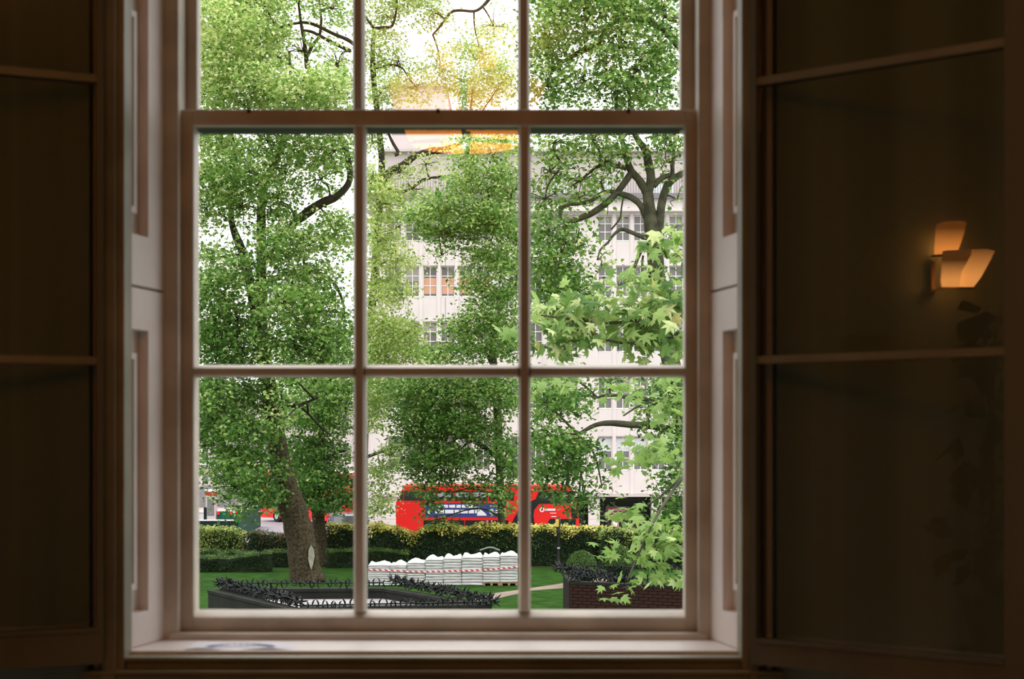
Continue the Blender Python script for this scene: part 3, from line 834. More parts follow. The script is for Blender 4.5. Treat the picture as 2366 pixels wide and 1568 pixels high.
F_blobs = [(880, -20, 70, 50, 82, 3, 1.1, .66), (960, -20, 70, 40, 82, 3, 1.2, .66), (900, 40, 50, 40, 82, 3, .7, .6), (1000, 30, 60, 40, 82, 3, .6, .6), (860, 110, 35, 60, 82, 3, .9, .55), (920, 140, 60, 50, 82, 3, .5, .6), (880, 215, 50, 40, 81, 3, 1.1, .6), (960, 200, 60, 40, 82, 3, .55, .72), (1020, 160, 60, 60, 83, 3, .65, .74), (1110, 120, 60, 60, 83, 3, .9, .72), (1160, 190, 50, 50, 82, 3, 1.1, .66), (1090, 210, 60, 45, 83, 3, 1.2, .70), (1140, 60, 50, 30, 83, 3, .35, .7), (1160, -20, 50, 22, 83, 3, .3, .6),
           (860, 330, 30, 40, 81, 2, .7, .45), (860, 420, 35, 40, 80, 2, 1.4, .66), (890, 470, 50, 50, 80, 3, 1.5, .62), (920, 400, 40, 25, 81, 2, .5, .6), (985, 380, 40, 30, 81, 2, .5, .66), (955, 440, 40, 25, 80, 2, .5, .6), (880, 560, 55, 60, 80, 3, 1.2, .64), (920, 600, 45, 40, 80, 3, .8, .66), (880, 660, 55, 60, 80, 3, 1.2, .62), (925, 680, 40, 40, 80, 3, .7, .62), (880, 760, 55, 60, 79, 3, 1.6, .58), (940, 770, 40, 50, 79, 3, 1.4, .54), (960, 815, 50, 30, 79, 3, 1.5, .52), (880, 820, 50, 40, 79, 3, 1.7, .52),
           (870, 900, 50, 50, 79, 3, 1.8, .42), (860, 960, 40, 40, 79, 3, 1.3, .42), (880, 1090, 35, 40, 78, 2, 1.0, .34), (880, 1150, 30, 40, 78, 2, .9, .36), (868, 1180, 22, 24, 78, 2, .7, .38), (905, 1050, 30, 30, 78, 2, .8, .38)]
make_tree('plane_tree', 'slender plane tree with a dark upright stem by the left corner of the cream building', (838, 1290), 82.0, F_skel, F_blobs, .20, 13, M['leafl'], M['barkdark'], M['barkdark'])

# ---------------- centre tree in front of the red bus
C_skel = [('trunk', [(1162, 1294, 22), (1160, 1250, 18), (1158, 1180, 17), (1155, 1100, 18), (1152, 1030, 20), (1150, 960, 20), (1146, 900, 19), (1140, 840, 18), (1138, 780, 17), (1152, 735, 15), (1160, 700, 14), (1192, 660, 13), (1203, 610, 13), (1195, 565, 14), (1165, 535, 16), (1133, 528, 19), (1065, 523, 22), (1001, 535, 22), (975, 517, 16), (938, 490, 9)]),
          ('branch', [(1150, 1056, 15), (1123, 1036, 13), (1087, 1012, 11), (1050, 988, 7), (1000, 960, 5)]), ('branch', [(1150, 934, 12), (1125, 915, 10), (1100, 906, 8), (1060, 880, 6)]), ('branch', [(1140, 850, 8), (1110, 800, 7), (1070, 806, 5), (1030, 835, 4)]), ('branch', [(1195, 565, 8), (1180, 480, 7), (1165, 420, 7), (1150, 390, 5), (1130, 340, 4)]), ('branch', [(1160, 430, 5), (1135, 440, 5), (1125, 470, 4)]), ('branch', [(1178, 470, 5), (1185, 440, 5), (1200, 437, 5)]), ('branch', [(1100, 525, 8), (1120, 470, 7), (1150, 440, 5)]), ('branch', [(1152, 735, 9), (1158, 760, 5)])]
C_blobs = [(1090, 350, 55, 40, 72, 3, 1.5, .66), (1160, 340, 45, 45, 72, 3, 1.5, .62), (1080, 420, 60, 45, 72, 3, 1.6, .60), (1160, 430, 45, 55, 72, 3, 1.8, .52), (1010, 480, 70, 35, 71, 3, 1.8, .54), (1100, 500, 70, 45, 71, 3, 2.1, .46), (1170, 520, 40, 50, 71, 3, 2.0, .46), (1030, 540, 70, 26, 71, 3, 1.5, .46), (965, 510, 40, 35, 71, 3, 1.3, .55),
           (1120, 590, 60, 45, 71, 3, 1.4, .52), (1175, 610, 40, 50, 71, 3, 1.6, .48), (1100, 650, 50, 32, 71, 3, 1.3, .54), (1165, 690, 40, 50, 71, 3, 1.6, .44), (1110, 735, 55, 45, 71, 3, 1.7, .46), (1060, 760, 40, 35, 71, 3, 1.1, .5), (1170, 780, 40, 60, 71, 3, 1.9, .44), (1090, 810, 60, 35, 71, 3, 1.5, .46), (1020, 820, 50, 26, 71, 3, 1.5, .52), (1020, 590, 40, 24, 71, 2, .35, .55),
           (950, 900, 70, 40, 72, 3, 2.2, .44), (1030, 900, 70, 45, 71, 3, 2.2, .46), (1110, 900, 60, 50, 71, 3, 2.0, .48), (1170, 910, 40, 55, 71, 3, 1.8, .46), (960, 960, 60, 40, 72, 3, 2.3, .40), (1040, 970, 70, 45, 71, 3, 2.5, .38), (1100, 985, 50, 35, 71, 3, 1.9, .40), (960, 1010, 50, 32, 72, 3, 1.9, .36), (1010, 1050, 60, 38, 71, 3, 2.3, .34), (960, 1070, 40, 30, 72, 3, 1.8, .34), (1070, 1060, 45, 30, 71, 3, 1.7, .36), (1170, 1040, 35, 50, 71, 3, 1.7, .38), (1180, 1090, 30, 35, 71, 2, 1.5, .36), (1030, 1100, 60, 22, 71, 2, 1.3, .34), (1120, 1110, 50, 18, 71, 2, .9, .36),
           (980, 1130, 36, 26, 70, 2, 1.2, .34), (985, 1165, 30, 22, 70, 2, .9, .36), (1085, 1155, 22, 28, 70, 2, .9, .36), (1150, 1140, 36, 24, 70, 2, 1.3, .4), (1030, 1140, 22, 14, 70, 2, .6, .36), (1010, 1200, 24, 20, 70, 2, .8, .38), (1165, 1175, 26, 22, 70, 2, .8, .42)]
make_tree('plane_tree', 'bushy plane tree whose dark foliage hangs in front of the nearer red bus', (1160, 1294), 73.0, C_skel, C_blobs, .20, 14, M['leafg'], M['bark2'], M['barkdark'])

# ---------------- right tree with bare grey limbs
D_skel = [('trunk', [(1640, 1400, 66), (1630, 1290, 52), (1612, 1150, 47), (1585, 1000, 44), (1553, 850, 42), (1528, 730, 39), (1519, 650, 37), (1512, 570, 36), (1505, 520, 34), (1500, 480, 29), (1497, 445, 24)]),
          ('branch', [(1497, 450, 21), (1476, 415, 18), (1459, 396, 17), (1449, 370, 15), (1443, 345, 13), (1435, 315, 11), (1428, 270, 9), (1420, 210, 7)]),
          ('branch', [(1497, 452, 21), (1504, 412, 20), (1498, 376, 20), (1491, 346, 18), (1476, 326, 14), (1463, 300, 11), (1455, 240, 9), (1450, 170, 7)]),
          ('branch', [(1514, 570, 22), (1523, 515, 21), (1529, 470, 19), (1540, 432, 18), (1556, 413, 17), (1578, 400, 14), (1600, 385, 12)]),
          ('branch', [(1554, 414, 11), (1554, 385, 9), (1557, 350, 7), (1560, 300, 5)]), ('branch', [(1510, 430, 14), (1528, 412, 13), (1548, 404, 11)]),
          ('branch', [(1459, 398, 15), (1443, 422, 15), (1425, 445, 15), (1404, 466, 15), (1370, 491, 15), (1335, 506, 13), (1312, 514, 11), (1300, 532, 8), (1296, 560, 6)]),
          ('branch', [(1312, 514, 9), (1297, 505, 8), (1294, 490, 8), (1300, 478, 7), (1318, 472, 8), (1340, 470, 9), (1365, 464, 10), (1386, 449, 10), (1408, 442, 10), (1432, 447, 13), (1460, 457, 15), (1480, 474, 15), (1490, 496, 16), (1504, 522, 17)]),
          ('branch', [(1448, 390, 12), (1434, 384, 12), (1415, 383, 10)]), ('branch', [(1415, 383, 9), (1410, 373, 9), (1386, 382, 9), (1360, 400, 7), (1345, 413, 5), (1320, 430, 4)]),
          ('branch', [(1512, 554, 11), (1482, 546, 11), (1455, 535, 10), (1436, 530, 9), (1420, 540, 7), (1405, 560, 5)]), ('branch', [(1517, 555, 11), (1492, 562, 11), (1476, 590, 9), (1464, 620, 7), (1445, 640, 5)]),
          ('branch', [(1312, 520, 9), (1306, 545, 10), (1298, 580, 9), (1294, 610, 7)]), ('branch', [(1300, 380, 7), (1290, 395, 6), (1265, 430, 5), (1258, 480, 4)]),
          ('branch', [(1440, 455, 4), (1436, 480, 4), (1432, 505, 4), (1412, 530, 4)]), ('branch', [(1486, 590, 5), (1484, 612, 5), (1490, 640, 4)]),
          ('branch', [(1610, 330, 22), (1618, 230, 22), (1592, 140, 20), (1563, 100, 18), (1532, 68, 16), (1505, 52, 14), (1472, 44, 13), (1440, 43, 13), (1412, 56, 12), (1395, 78, 12), (1381, 101, 13), (1355, 113, 15), (1333, 124, 13), (1312, 136, 9), (1290, 150, 6)]),
          ('branch', [(1505, 52, 11), (1480, 25, 11), (1450, 10, 12), (1425, -10, 10)]), ('branch', [(1600, 55, 14), (1575, 48, 14), (1545, 42, 11), (1530, 30, 8)]), ('branch', [(1380, 210, 5), (1395, 190, 7), (1425, 176, 7), (1450, 170, 8), (1462, 190, 7), (1470, 205, 5)]), ('branch', [(1590, 170, 7), (1560, 145, 7), (1540, 160, 6), (1500, 165, 5)]), ('branch', [(1350, 0, 7), (1356, 25, 6), (1350, 45, 5)]), ('branch', [(1262, 160, 9), (1290, 160, 7), (1300, 170, 7)]), ('branch', [(1265, 190, 9), (1290, 190, 11), (1310, 180, 8)]),
          ('branch', [(1582, 1000, 18), (1510, 984, 17), (1460, 981, 16), (1410, 977, 14), (1375, 982, 11), (1335, 1003, 7)]), ('branch', [(1570, 960, 14), (1500, 925, 12), (1465, 920, 11), (1410, 912, 8), (1380, 918, 5)])]
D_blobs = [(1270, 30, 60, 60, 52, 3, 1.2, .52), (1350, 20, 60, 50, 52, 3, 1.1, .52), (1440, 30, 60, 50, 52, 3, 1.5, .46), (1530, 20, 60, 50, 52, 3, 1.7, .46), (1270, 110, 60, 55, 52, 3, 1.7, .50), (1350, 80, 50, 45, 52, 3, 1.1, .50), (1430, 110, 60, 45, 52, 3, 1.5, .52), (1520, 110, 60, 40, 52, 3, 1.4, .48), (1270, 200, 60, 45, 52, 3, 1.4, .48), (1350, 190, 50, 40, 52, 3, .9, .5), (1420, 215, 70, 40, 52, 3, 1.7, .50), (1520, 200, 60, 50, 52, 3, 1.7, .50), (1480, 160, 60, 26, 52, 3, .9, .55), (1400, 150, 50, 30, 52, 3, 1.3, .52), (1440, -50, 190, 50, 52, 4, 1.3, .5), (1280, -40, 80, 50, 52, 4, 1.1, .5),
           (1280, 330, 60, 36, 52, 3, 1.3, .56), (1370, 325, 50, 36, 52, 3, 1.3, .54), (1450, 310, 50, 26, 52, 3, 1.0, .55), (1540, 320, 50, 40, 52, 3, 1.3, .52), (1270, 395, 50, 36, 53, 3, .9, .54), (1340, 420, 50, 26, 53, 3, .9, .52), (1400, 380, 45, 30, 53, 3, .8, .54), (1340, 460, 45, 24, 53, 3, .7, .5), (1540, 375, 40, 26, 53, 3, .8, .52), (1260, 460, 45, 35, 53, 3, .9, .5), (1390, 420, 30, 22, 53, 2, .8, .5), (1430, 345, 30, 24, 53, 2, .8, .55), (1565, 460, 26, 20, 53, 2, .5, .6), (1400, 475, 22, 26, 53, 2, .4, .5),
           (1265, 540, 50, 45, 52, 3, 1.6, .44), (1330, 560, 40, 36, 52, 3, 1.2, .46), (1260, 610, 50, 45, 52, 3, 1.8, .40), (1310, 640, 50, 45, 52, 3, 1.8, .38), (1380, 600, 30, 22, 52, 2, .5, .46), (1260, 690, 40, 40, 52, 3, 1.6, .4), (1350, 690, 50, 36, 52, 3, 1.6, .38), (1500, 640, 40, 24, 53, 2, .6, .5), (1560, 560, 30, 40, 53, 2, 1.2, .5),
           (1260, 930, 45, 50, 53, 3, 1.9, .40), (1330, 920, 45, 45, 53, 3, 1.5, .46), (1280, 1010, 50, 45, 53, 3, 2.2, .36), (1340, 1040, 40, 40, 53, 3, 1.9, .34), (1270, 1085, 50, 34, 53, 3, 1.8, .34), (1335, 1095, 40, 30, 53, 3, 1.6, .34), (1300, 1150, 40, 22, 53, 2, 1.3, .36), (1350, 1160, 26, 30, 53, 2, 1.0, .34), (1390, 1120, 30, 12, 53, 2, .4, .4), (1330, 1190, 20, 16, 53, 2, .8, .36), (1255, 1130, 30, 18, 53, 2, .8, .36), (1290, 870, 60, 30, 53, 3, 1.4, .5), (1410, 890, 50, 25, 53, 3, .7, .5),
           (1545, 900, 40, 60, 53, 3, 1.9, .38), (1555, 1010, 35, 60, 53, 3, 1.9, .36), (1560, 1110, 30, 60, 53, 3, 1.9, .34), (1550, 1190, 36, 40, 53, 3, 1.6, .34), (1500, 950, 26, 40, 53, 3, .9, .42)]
make_tree('plane_tree', 'plane tree with bare twisting grey limbs standing in the right-hand panes', (1640, 1400), 53.0, D_skel, D_blobs, .20, 15, M['leafg'], M['bark2'], M['bark2'])

# ---------------- near tree: big leaves hanging in from the right
near = empty('plane_tree', W(2400, 1015, 17.5) - Vector((0, 0, EYE - GZ)), label='nearest plane tree, its big pale leaves hanging in from the right edge', cat='tree')
noff = np.array(near.location)
def nbranch(nm, pts, m):
    q = []
    for px, py, w, d in pts:
        v = W(px, py, d); q.append((v.x, v.y, v.z, w * .5 / F * d))
    sm = catmull(q, 4)
    MB().tube([Vector(a[:3]) - Vector(noff) for a in sm], [a[3] for a in sm], 8).build(nm, m, near, smooth=True)
nbranch('trunk', [(2400, 2150, 130, 17.5), (2400, 1500, 110, 17.5), (2390, 900, 95, 17.5), (2370, 300, 80, 17.5), (2340, -300, 60, 17.5)], M['bark2'])
nbranch('branch', [(2390, 800, 40, 17.5), (2000, 640, 26, 16.8), (1700, 650, 16, 16), (1590, 690, 11, 15.6), (1500, 735, 9, 15.4), (1400, 745, 7, 15.2), (1300, 735, 5, 15), (1250, 728, 3, 15)], M['bark2'])
nbranch('branch', [(2000, 640, 20, 16.8), (1700, 760, 12, 15.5), (1560, 775, 9, 15.2), (1510, 790, 8, 15), (1450, 793, 7, 15), (1400, 785, 5, 15)], M['barkdark'])
nbranch('branch', [(2395, 1000, 40, 17.5), (2000, 950, 22, 17), (1700, 1020, 13, 17), (1600, 1080, 9, 16.6), (1530, 1170, 7, 16.2), (1480, 1270, 5, 16), (1450, 1340, 4, 16)], M['bark2'])
nbranch('branch', [(1700, 1020, 9, 17), (1600, 940, 7, 18), (1500, 930, 5, 18.5), (1440, 960, 4, 18.5)], M['bark2'])
nbranch('branch', [(1600, 1080, 6, 16.6), (1500, 1165, 4, 17), (1440, 1175, 3, 17), (1410, 1160, 2, 17)], M['bark2'])
N_blobs = [(1470, 730, 95, 70, 15.3, .5, 1.35, 0), (1350, 740, 85, 65, 15.2, .5, 1.25, 0), (1280, 735, 50, 50, 15.1, .4, .9, 0), (1540, 700, 60, 70, 15.4, .5, 1.3, 0), (1545, 600, 42, 55, 15.4, .4, .85, 0), (1430, 660, 60, 35, 15.3, .4, .7, 0), (1500, 800, 85, 45, 15.2, .5, 1.1, 0), (1310, 800, 70, 35, 15.1, .4, .8, 0), (1200, 770, 18, 12, 15.1, .15, .5, 0),
           (1550, 920, 45, 55, 18, .5, 1.0, 0), (1500, 1050, 60, 32, 18.3, .5, .95, 0), (1460, 1070, 40, 20, 18.3, .4, .7, 0), (1430, 900, 60, 28, 18.5, .4, .45, 0), (1560, 1060, 30, 60, 17.5, .5, .9, 0), (1270, 890, 40, 22, 18.5, .4, .6, 0),
           (1450, 1180, 42, 30, 17, .3, .55, 0), (1540, 1240, 45, 65, 16.3, .4, 1.2, 0), (1480, 1260, 55, 45, 16.2, .4, .8, 0), (1450, 1362, 24, 26, 16, .2, .9, 0), (1555, 1345, 32, 34, 16.2, .3, .8, 0), (1400, 1260, 25, 20, 16.2, .2, .4, 0), (1520, 1320, 30, 20, 16.2, .2, .5, 0)]
npos, ntint, nheads = blob_points(N_blobs, .155, 21, 7, (.13, .13, .075), 1.9)
mbx = MB()
rr = random.Random(5)
for c, ctr in nheads:
    for h in ctr:
        a = c + (h - c) * .1
        mbx.tube([Vector(p) - Vector(noff) for p in (tuple(a), tuple((a + h) / 2 + np.array([rr.uniform(-.04, .04), 0, rr.uniform(0, .06)])), tuple(h))], [.006, .005, .003], 4, cap=False)
mbx.build('twigs', M['bark2'], near, kind='stuff')
# the 300 nearest leaves are separate parts sharing four blades; the rest is one mass
order = np.argsort(npos[:, 1])
nl = []
r3 = np.random.default_rng(3)
for k in range(4):
    tv, tf = leaf_template('near')
    tv = tv.copy(); tv[:, 2] += r3.uniform(-.05, .05, len(tv)); tv *= .150
    me = bpy.data.meshes.new('plane_leaf')
    me.from_pydata(tv.tolist(), [], tf.tolist()); me.materials.append(M['leafn']); me.update()
    nl.append(me)
one, rest = order[:300], order[300:]
for i in one:
    o = bpy.data.objects.new('leaf', nl[int(r3.integers(4))])
    C.objects.link(o); o.parent = near
    o.location = npos[i] - noff
    nrm = Vector((r3.normal() * .5, -.45 + r3.normal() * .4, .6 + r3.normal() * .35)).normalized()
    t = Vector((r3.normal(), r3.normal() * .6, -.8 + r3.normal() * .5)); t = (t - nrm * t.dot(nrm)).normalized()
    s_ = t.cross(nrm)
    o.rotation_euler = Matrix((s_, t, nrm)).transposed().to_euler()
    o.scale = (float(r3.uniform(.75, 1.25)),) * 3
link_mesh('foliage', leaf_mesh('foliage', npos[rest] - noff, .150, M['leafns'], 'near', np.clip(ntint[rest] + .5, 0, 1), 23, .5), near, kind='stuff')

# ================================================================== THE CREAM BUILDING ACROSS THE STREET
BD = 100.0
def BX(px): return (px - CX) / F * BD
def BZ(py): return EYE - (py - HY) / F * BD
bld = empty('office_building', (BX(1240), BD, SZ), label='long cream stone office block with rows of paired windows behind the trees', cat='building')
boff = -Vector(bld.location)
def bpart(name, mbx, m, kind=None, label=None, parent=None):
    return mbx.xf(lambda v: v + boff).build(name, m, parent or bld, kind=kind, label=label)
XL, XR = BX(857), BX(1720)
rows = [(497, 556), (614, 685), (743, 813), (874, 944), (1008, 1086)]
# body behind the facade
mb = MB().box(XL + .05, XR, BD + .62, BD + 14, BZ(1143), BZ(490)).box(XL + .05, XL + .4, BD + .2, BD + 1, BZ(1143), BZ(490))
bpart('body', mb, M['panedark'])
# spandrel panels between the window rows
bands = [(450 + 37, 497), (556, 614), (685, 743), (813, 874), (944, 1008), (1086, 1141)]
pw = BX(1086) - BX(1000)
protos = {}
for (ya, yb) in bands:
    h = BZ(ya) - BZ(yb)
    k = 0
    x = XL
    while x < XR - .1:
        w = min(pw, XR - x)
        key = (round(h, 2), round(w, 2))
        if key not in protos:
            protos[key] = MB().box(.012, w - .012, 0, .30, .01, h - .01, .02).mesh('spandrel_panel', M['stone'])
        o = link_mesh('spandrel_panel', protos[key], bld, Vector((x, BD, BZ(yb))) + boff)
        x += pw
mb = MB().box(XL, XR, BD + .12, BD + .62, BZ(1141), BZ(488))
# window columns
cols = []
for g0, n in ((895, 1), (936, 5), (1180, 4), (1382, 6)):
    cols += [g0 + 41 * i for i in range(n)]
cols = sorted(cols)
ww = 33 / F * BD
# piers and mullions: full height strips where there is no window
edges = [857] + [c for x in cols for c in (x, x + 33)] + [1720]
for a, b in zip(edges[::2], edges[1::2]):
    wide = (b - a) > 14
    bpart('pier' if wide else 'mullion', MB().box(BX(a), BX(b), BD - (.03 if wide else .05), BD + .55, BZ(1141), BZ(490), .02), M['stone'])
def window_mesh(hh):
    m = MB()
    t = .07
    m.box(0, ww, .22, .30, 0, t).box(0, ww, .22, .30, hh - t, hh).box(0, t, .22, .30, t, hh - t).box(ww - t, ww, .22, .30, t, hh - t)
    m.box(ww / 2 - .03, ww / 2 + .03, .225, .295, t, hh - t)
    m.box(t, ww - t, .225, .295, hh * .36 - .03, hh * .36 + .03).box(t, ww - t, .225, .295, hh * .68 - .03, hh * .68 + .03)
    m.box(-.02, ww + .02, .0, .3, -.06, 0)
    return m.mesh('window_frame', M['frame'])
wm = {}
for ri, (ya, yb) in enumerate(rows):
    hh = BZ(ya) - BZ(yb)
    if ri not in wm:
        wm[ri] = (window_mesh(hh), MB().box(.07, ww - .07, .27, .285, .07, hh - .07).mesh('pane', M['pane']))
    for ci, cx in enumerate(cols):
        fr = link_mesh('window_frame', wm[ri][0], bld, Vector((BX(cx), BD, BZ(yb))) + boff)
        link_mesh('pane', wm[ri][1], fr)
        bl = None
        if ri == 1 and 940 <= cx <= 1140: bl = ('blindo', 0.10, .62)
        elif ri == 4 and cx >= 1380: bl = ('blindb', .56, .95)
        elif ri in (0, 2): bl = ('blindg', .66, .95) if (ci * 7 + ri) % 3 else None
        elif (ci * 5 + ri * 3) % 4 == 0: bl = ('blindg', .5, .95)
        if bl:
            link_mesh('blind', MB().box(.08, ww - .08, .255, .268, hh * bl[1], hh * bl[2]).mesh('blind', M[bl[0]]), fr)
# cornice, parapet band, lead line and balcony railing above
bpart('cornice', MB().box(XL - .3, XR, BD - .55, BD + 1.0, BZ(490), BZ(486)).box(XL - .1, XR, BD - .3, BD + 1.0, BZ(487), BZ(461)), M['stone'])
bpart('parapet_flashing', MB().box(XL - .35, XR, BD - .6, BD + 1.4, BZ(461), BZ(449)), M['stonegrey'])
mb = MB().box(XL, XR, BD - .2, BD - .14, BZ(414), BZ(412))
bpart('railing_rail', mb, M['stonegrey'])
rm = MB().box(-.02, .02, -.02, .02, 0, BZ(413) - BZ(449)).mesh('baluster', M['stonegrey'])
x = XL + .2
for i in range(150):
    if x > XR: break
    link_mesh('baluster', rm, bld, Vector((x, BD - .17, BZ(449))) + boff)
    x += .19
# set-back storeys
def BQ(px, py, d): return W(px, py, BD + d)
bpart('setback_storey', MB().box(BQ(884, 0, 4).x, XR, BD + 4.0, BD + 14, BZ(470), BQ(0, 352, 4).z).box(BQ(880, 0, 3.6).x, XR, BD + 3.6, BD + 14, BQ(0, 352, 4).z, BQ(0, 346, 4).z), M['stone2'])
bpart('roof_tower', MB().box(BQ(905, 0, 7).x, BQ(1030, 0, 7).x, BD + 7, BD + 15, BZ(360), BQ(0, 200, 7).z).box(BQ(902, 0, 7).x, BQ(1034, 0, 7).x, BD + 6.7, BD + 15.3, BQ(0, 200, 7).z, BQ(0, 195, 7).z), M['stone2'])
for px in (1268, 1372, 1520):
    fr = bpart('window_frame', MB().box(BX(px) - .0, BX(px + 52), BD + 3.9, BD + 4.05, BZ(438), BZ(396)), M['frame'])
    bpart('pane', MB().box(BX(px + 3), BX(px + 24), BD + 3.86, BD + 3.90, BZ(436), BZ(399)), M['blindb'], parent=fr)
    bpart('pane', MB().box(BX(px + 28), BX(px + 49), BD + 3.86, BD + 3.90, BZ(436), BZ(399)), M['blindb'], parent=fr)
# ground floor: soffit, columns, dark shopfront, poster
bpart('soffit', MB().box(XL, XR, BD - .25, BD + 4, BZ(1147), BZ(1141)), M['stone2'])
for a, b in ((857, 917), (1066, 1090), (1212, 1236), (1360, 1386), (1506, 1530), (1650, 1676)):
    mb = MB()
    z = SZ + .14
    hs = [1.35, 1.0, 1.0]
    for hh in hs:
        z1 = min(z + hh, BZ(1147))
        if z1 <= z: break
        mb.box(BX(a), BX(b), BD + .02, BD + .85, z + .012, z1 - .0, .012); z = z1
    if z < BZ(1147): mb.box(BX(a), BX(b), BD + .02, BD + .85, z + .01, BZ(1147))
    bpart('column', mb, M['stone'])
bpart('shopfront', MB().box(BX(917), XR, BD + 3.2, BD + 3.4, SZ + .14, BZ(1147)), M['panedark'])
for px in (940, 1010, 1130, 1290, 1330, 1398, 1484, 1560, 1620):
    bpart('shopfront_mullion', MB().box(BX(px), BX(px) + .1, BD + 3.08, BD + 3.2, SZ + .14, BZ(1147)), M['black'])
bpart('shopfront_transom', MB().box(BX(917), XR, BD + 3.1, BD + 3.2, BZ(1160), BZ(1157)), M['black'])
ps = empty('poster', (BX(1406), BD + 2.95, BZ(1207)), label='crimson poster with white lettering in the dark shopfront beside the stone column', cat='poster')
k = 1 / F * (BD + 3)
MB().box(0, 54 * k, 0, .06, 0, 32 * k).build('poster_frame', M['stonegrey'], ps)
MB().box(3 * k, 50 * k, -.02, .0, 2 * k, 29 * k).build('sheet', M['poster'], ps)
mb = MB()
r = random.Random(9)
for row, (za, zb) in enumerate(((22, 26), (15, 18.5), (9.5, 12), (5, 7.5))):
    u = 6.0
    while u < 45:
        w = r.uniform(1.5, 4.5)
        mb.box(u * k, min(47, u + w) * k, -.03, -.02, za * k, zb * k); u += w + r.uniform(.8, 2.2)
mb.build('lettering', M['white'], ps, kind='stuff')

# neighbouring block far down the side street
far = empty('terrace_building', (-30, 146, SZ), label='distant grey-beige terrace closing the side street on the left', cat='building')
def fz(py): return EYE - (py - HY) / F * 146
def fx(px): return (px - CX) / F * 146
fo = -Vector(far.location)
mb = MB().box(fx(300), fx(846), 146, 158, SZ, fz(930)).xf(lambda v: v + fo)
mb.build('wall', M['stone2'], far)
mb = MB().box(fx(296), fx(850), 145.4, 158, fz(930), fz(922)).xf(lambda v: v + fo); mb.build('cornice', M['stone'], far)
MB().box(fx(300), fx(846), 145.7, 146, fz(1080), fz(1072)).xf(lambda v: v + fo).build('string_course', M['stone'], far)
MB().box(fx(300), fx(846), 145.8, 146, SZ, fz(1124)).xf(lambda v: v + fo).build('ground_floor', M['stonegrey'], far)
wmesh = None
for ry in (955, 1020, 1092):
    for i in range(15):
        px = 322 + i * 36
        h = 40 if ry < 1090 else 28
        m = MB().box(0, fx(18) - fx(0), -.12, 0, 0, (h + 0) / F * 146)
        f_ = m.build('window_frame', M['frame'], far, loc=Vector((fx(px), 146, fz(ry + h))) + fo)
        MB().box(.09, fx(18) - fx(0) - .09, -.16, -.12, .09, h / F * 146 - .09).build('pane', M['pane'], f_)

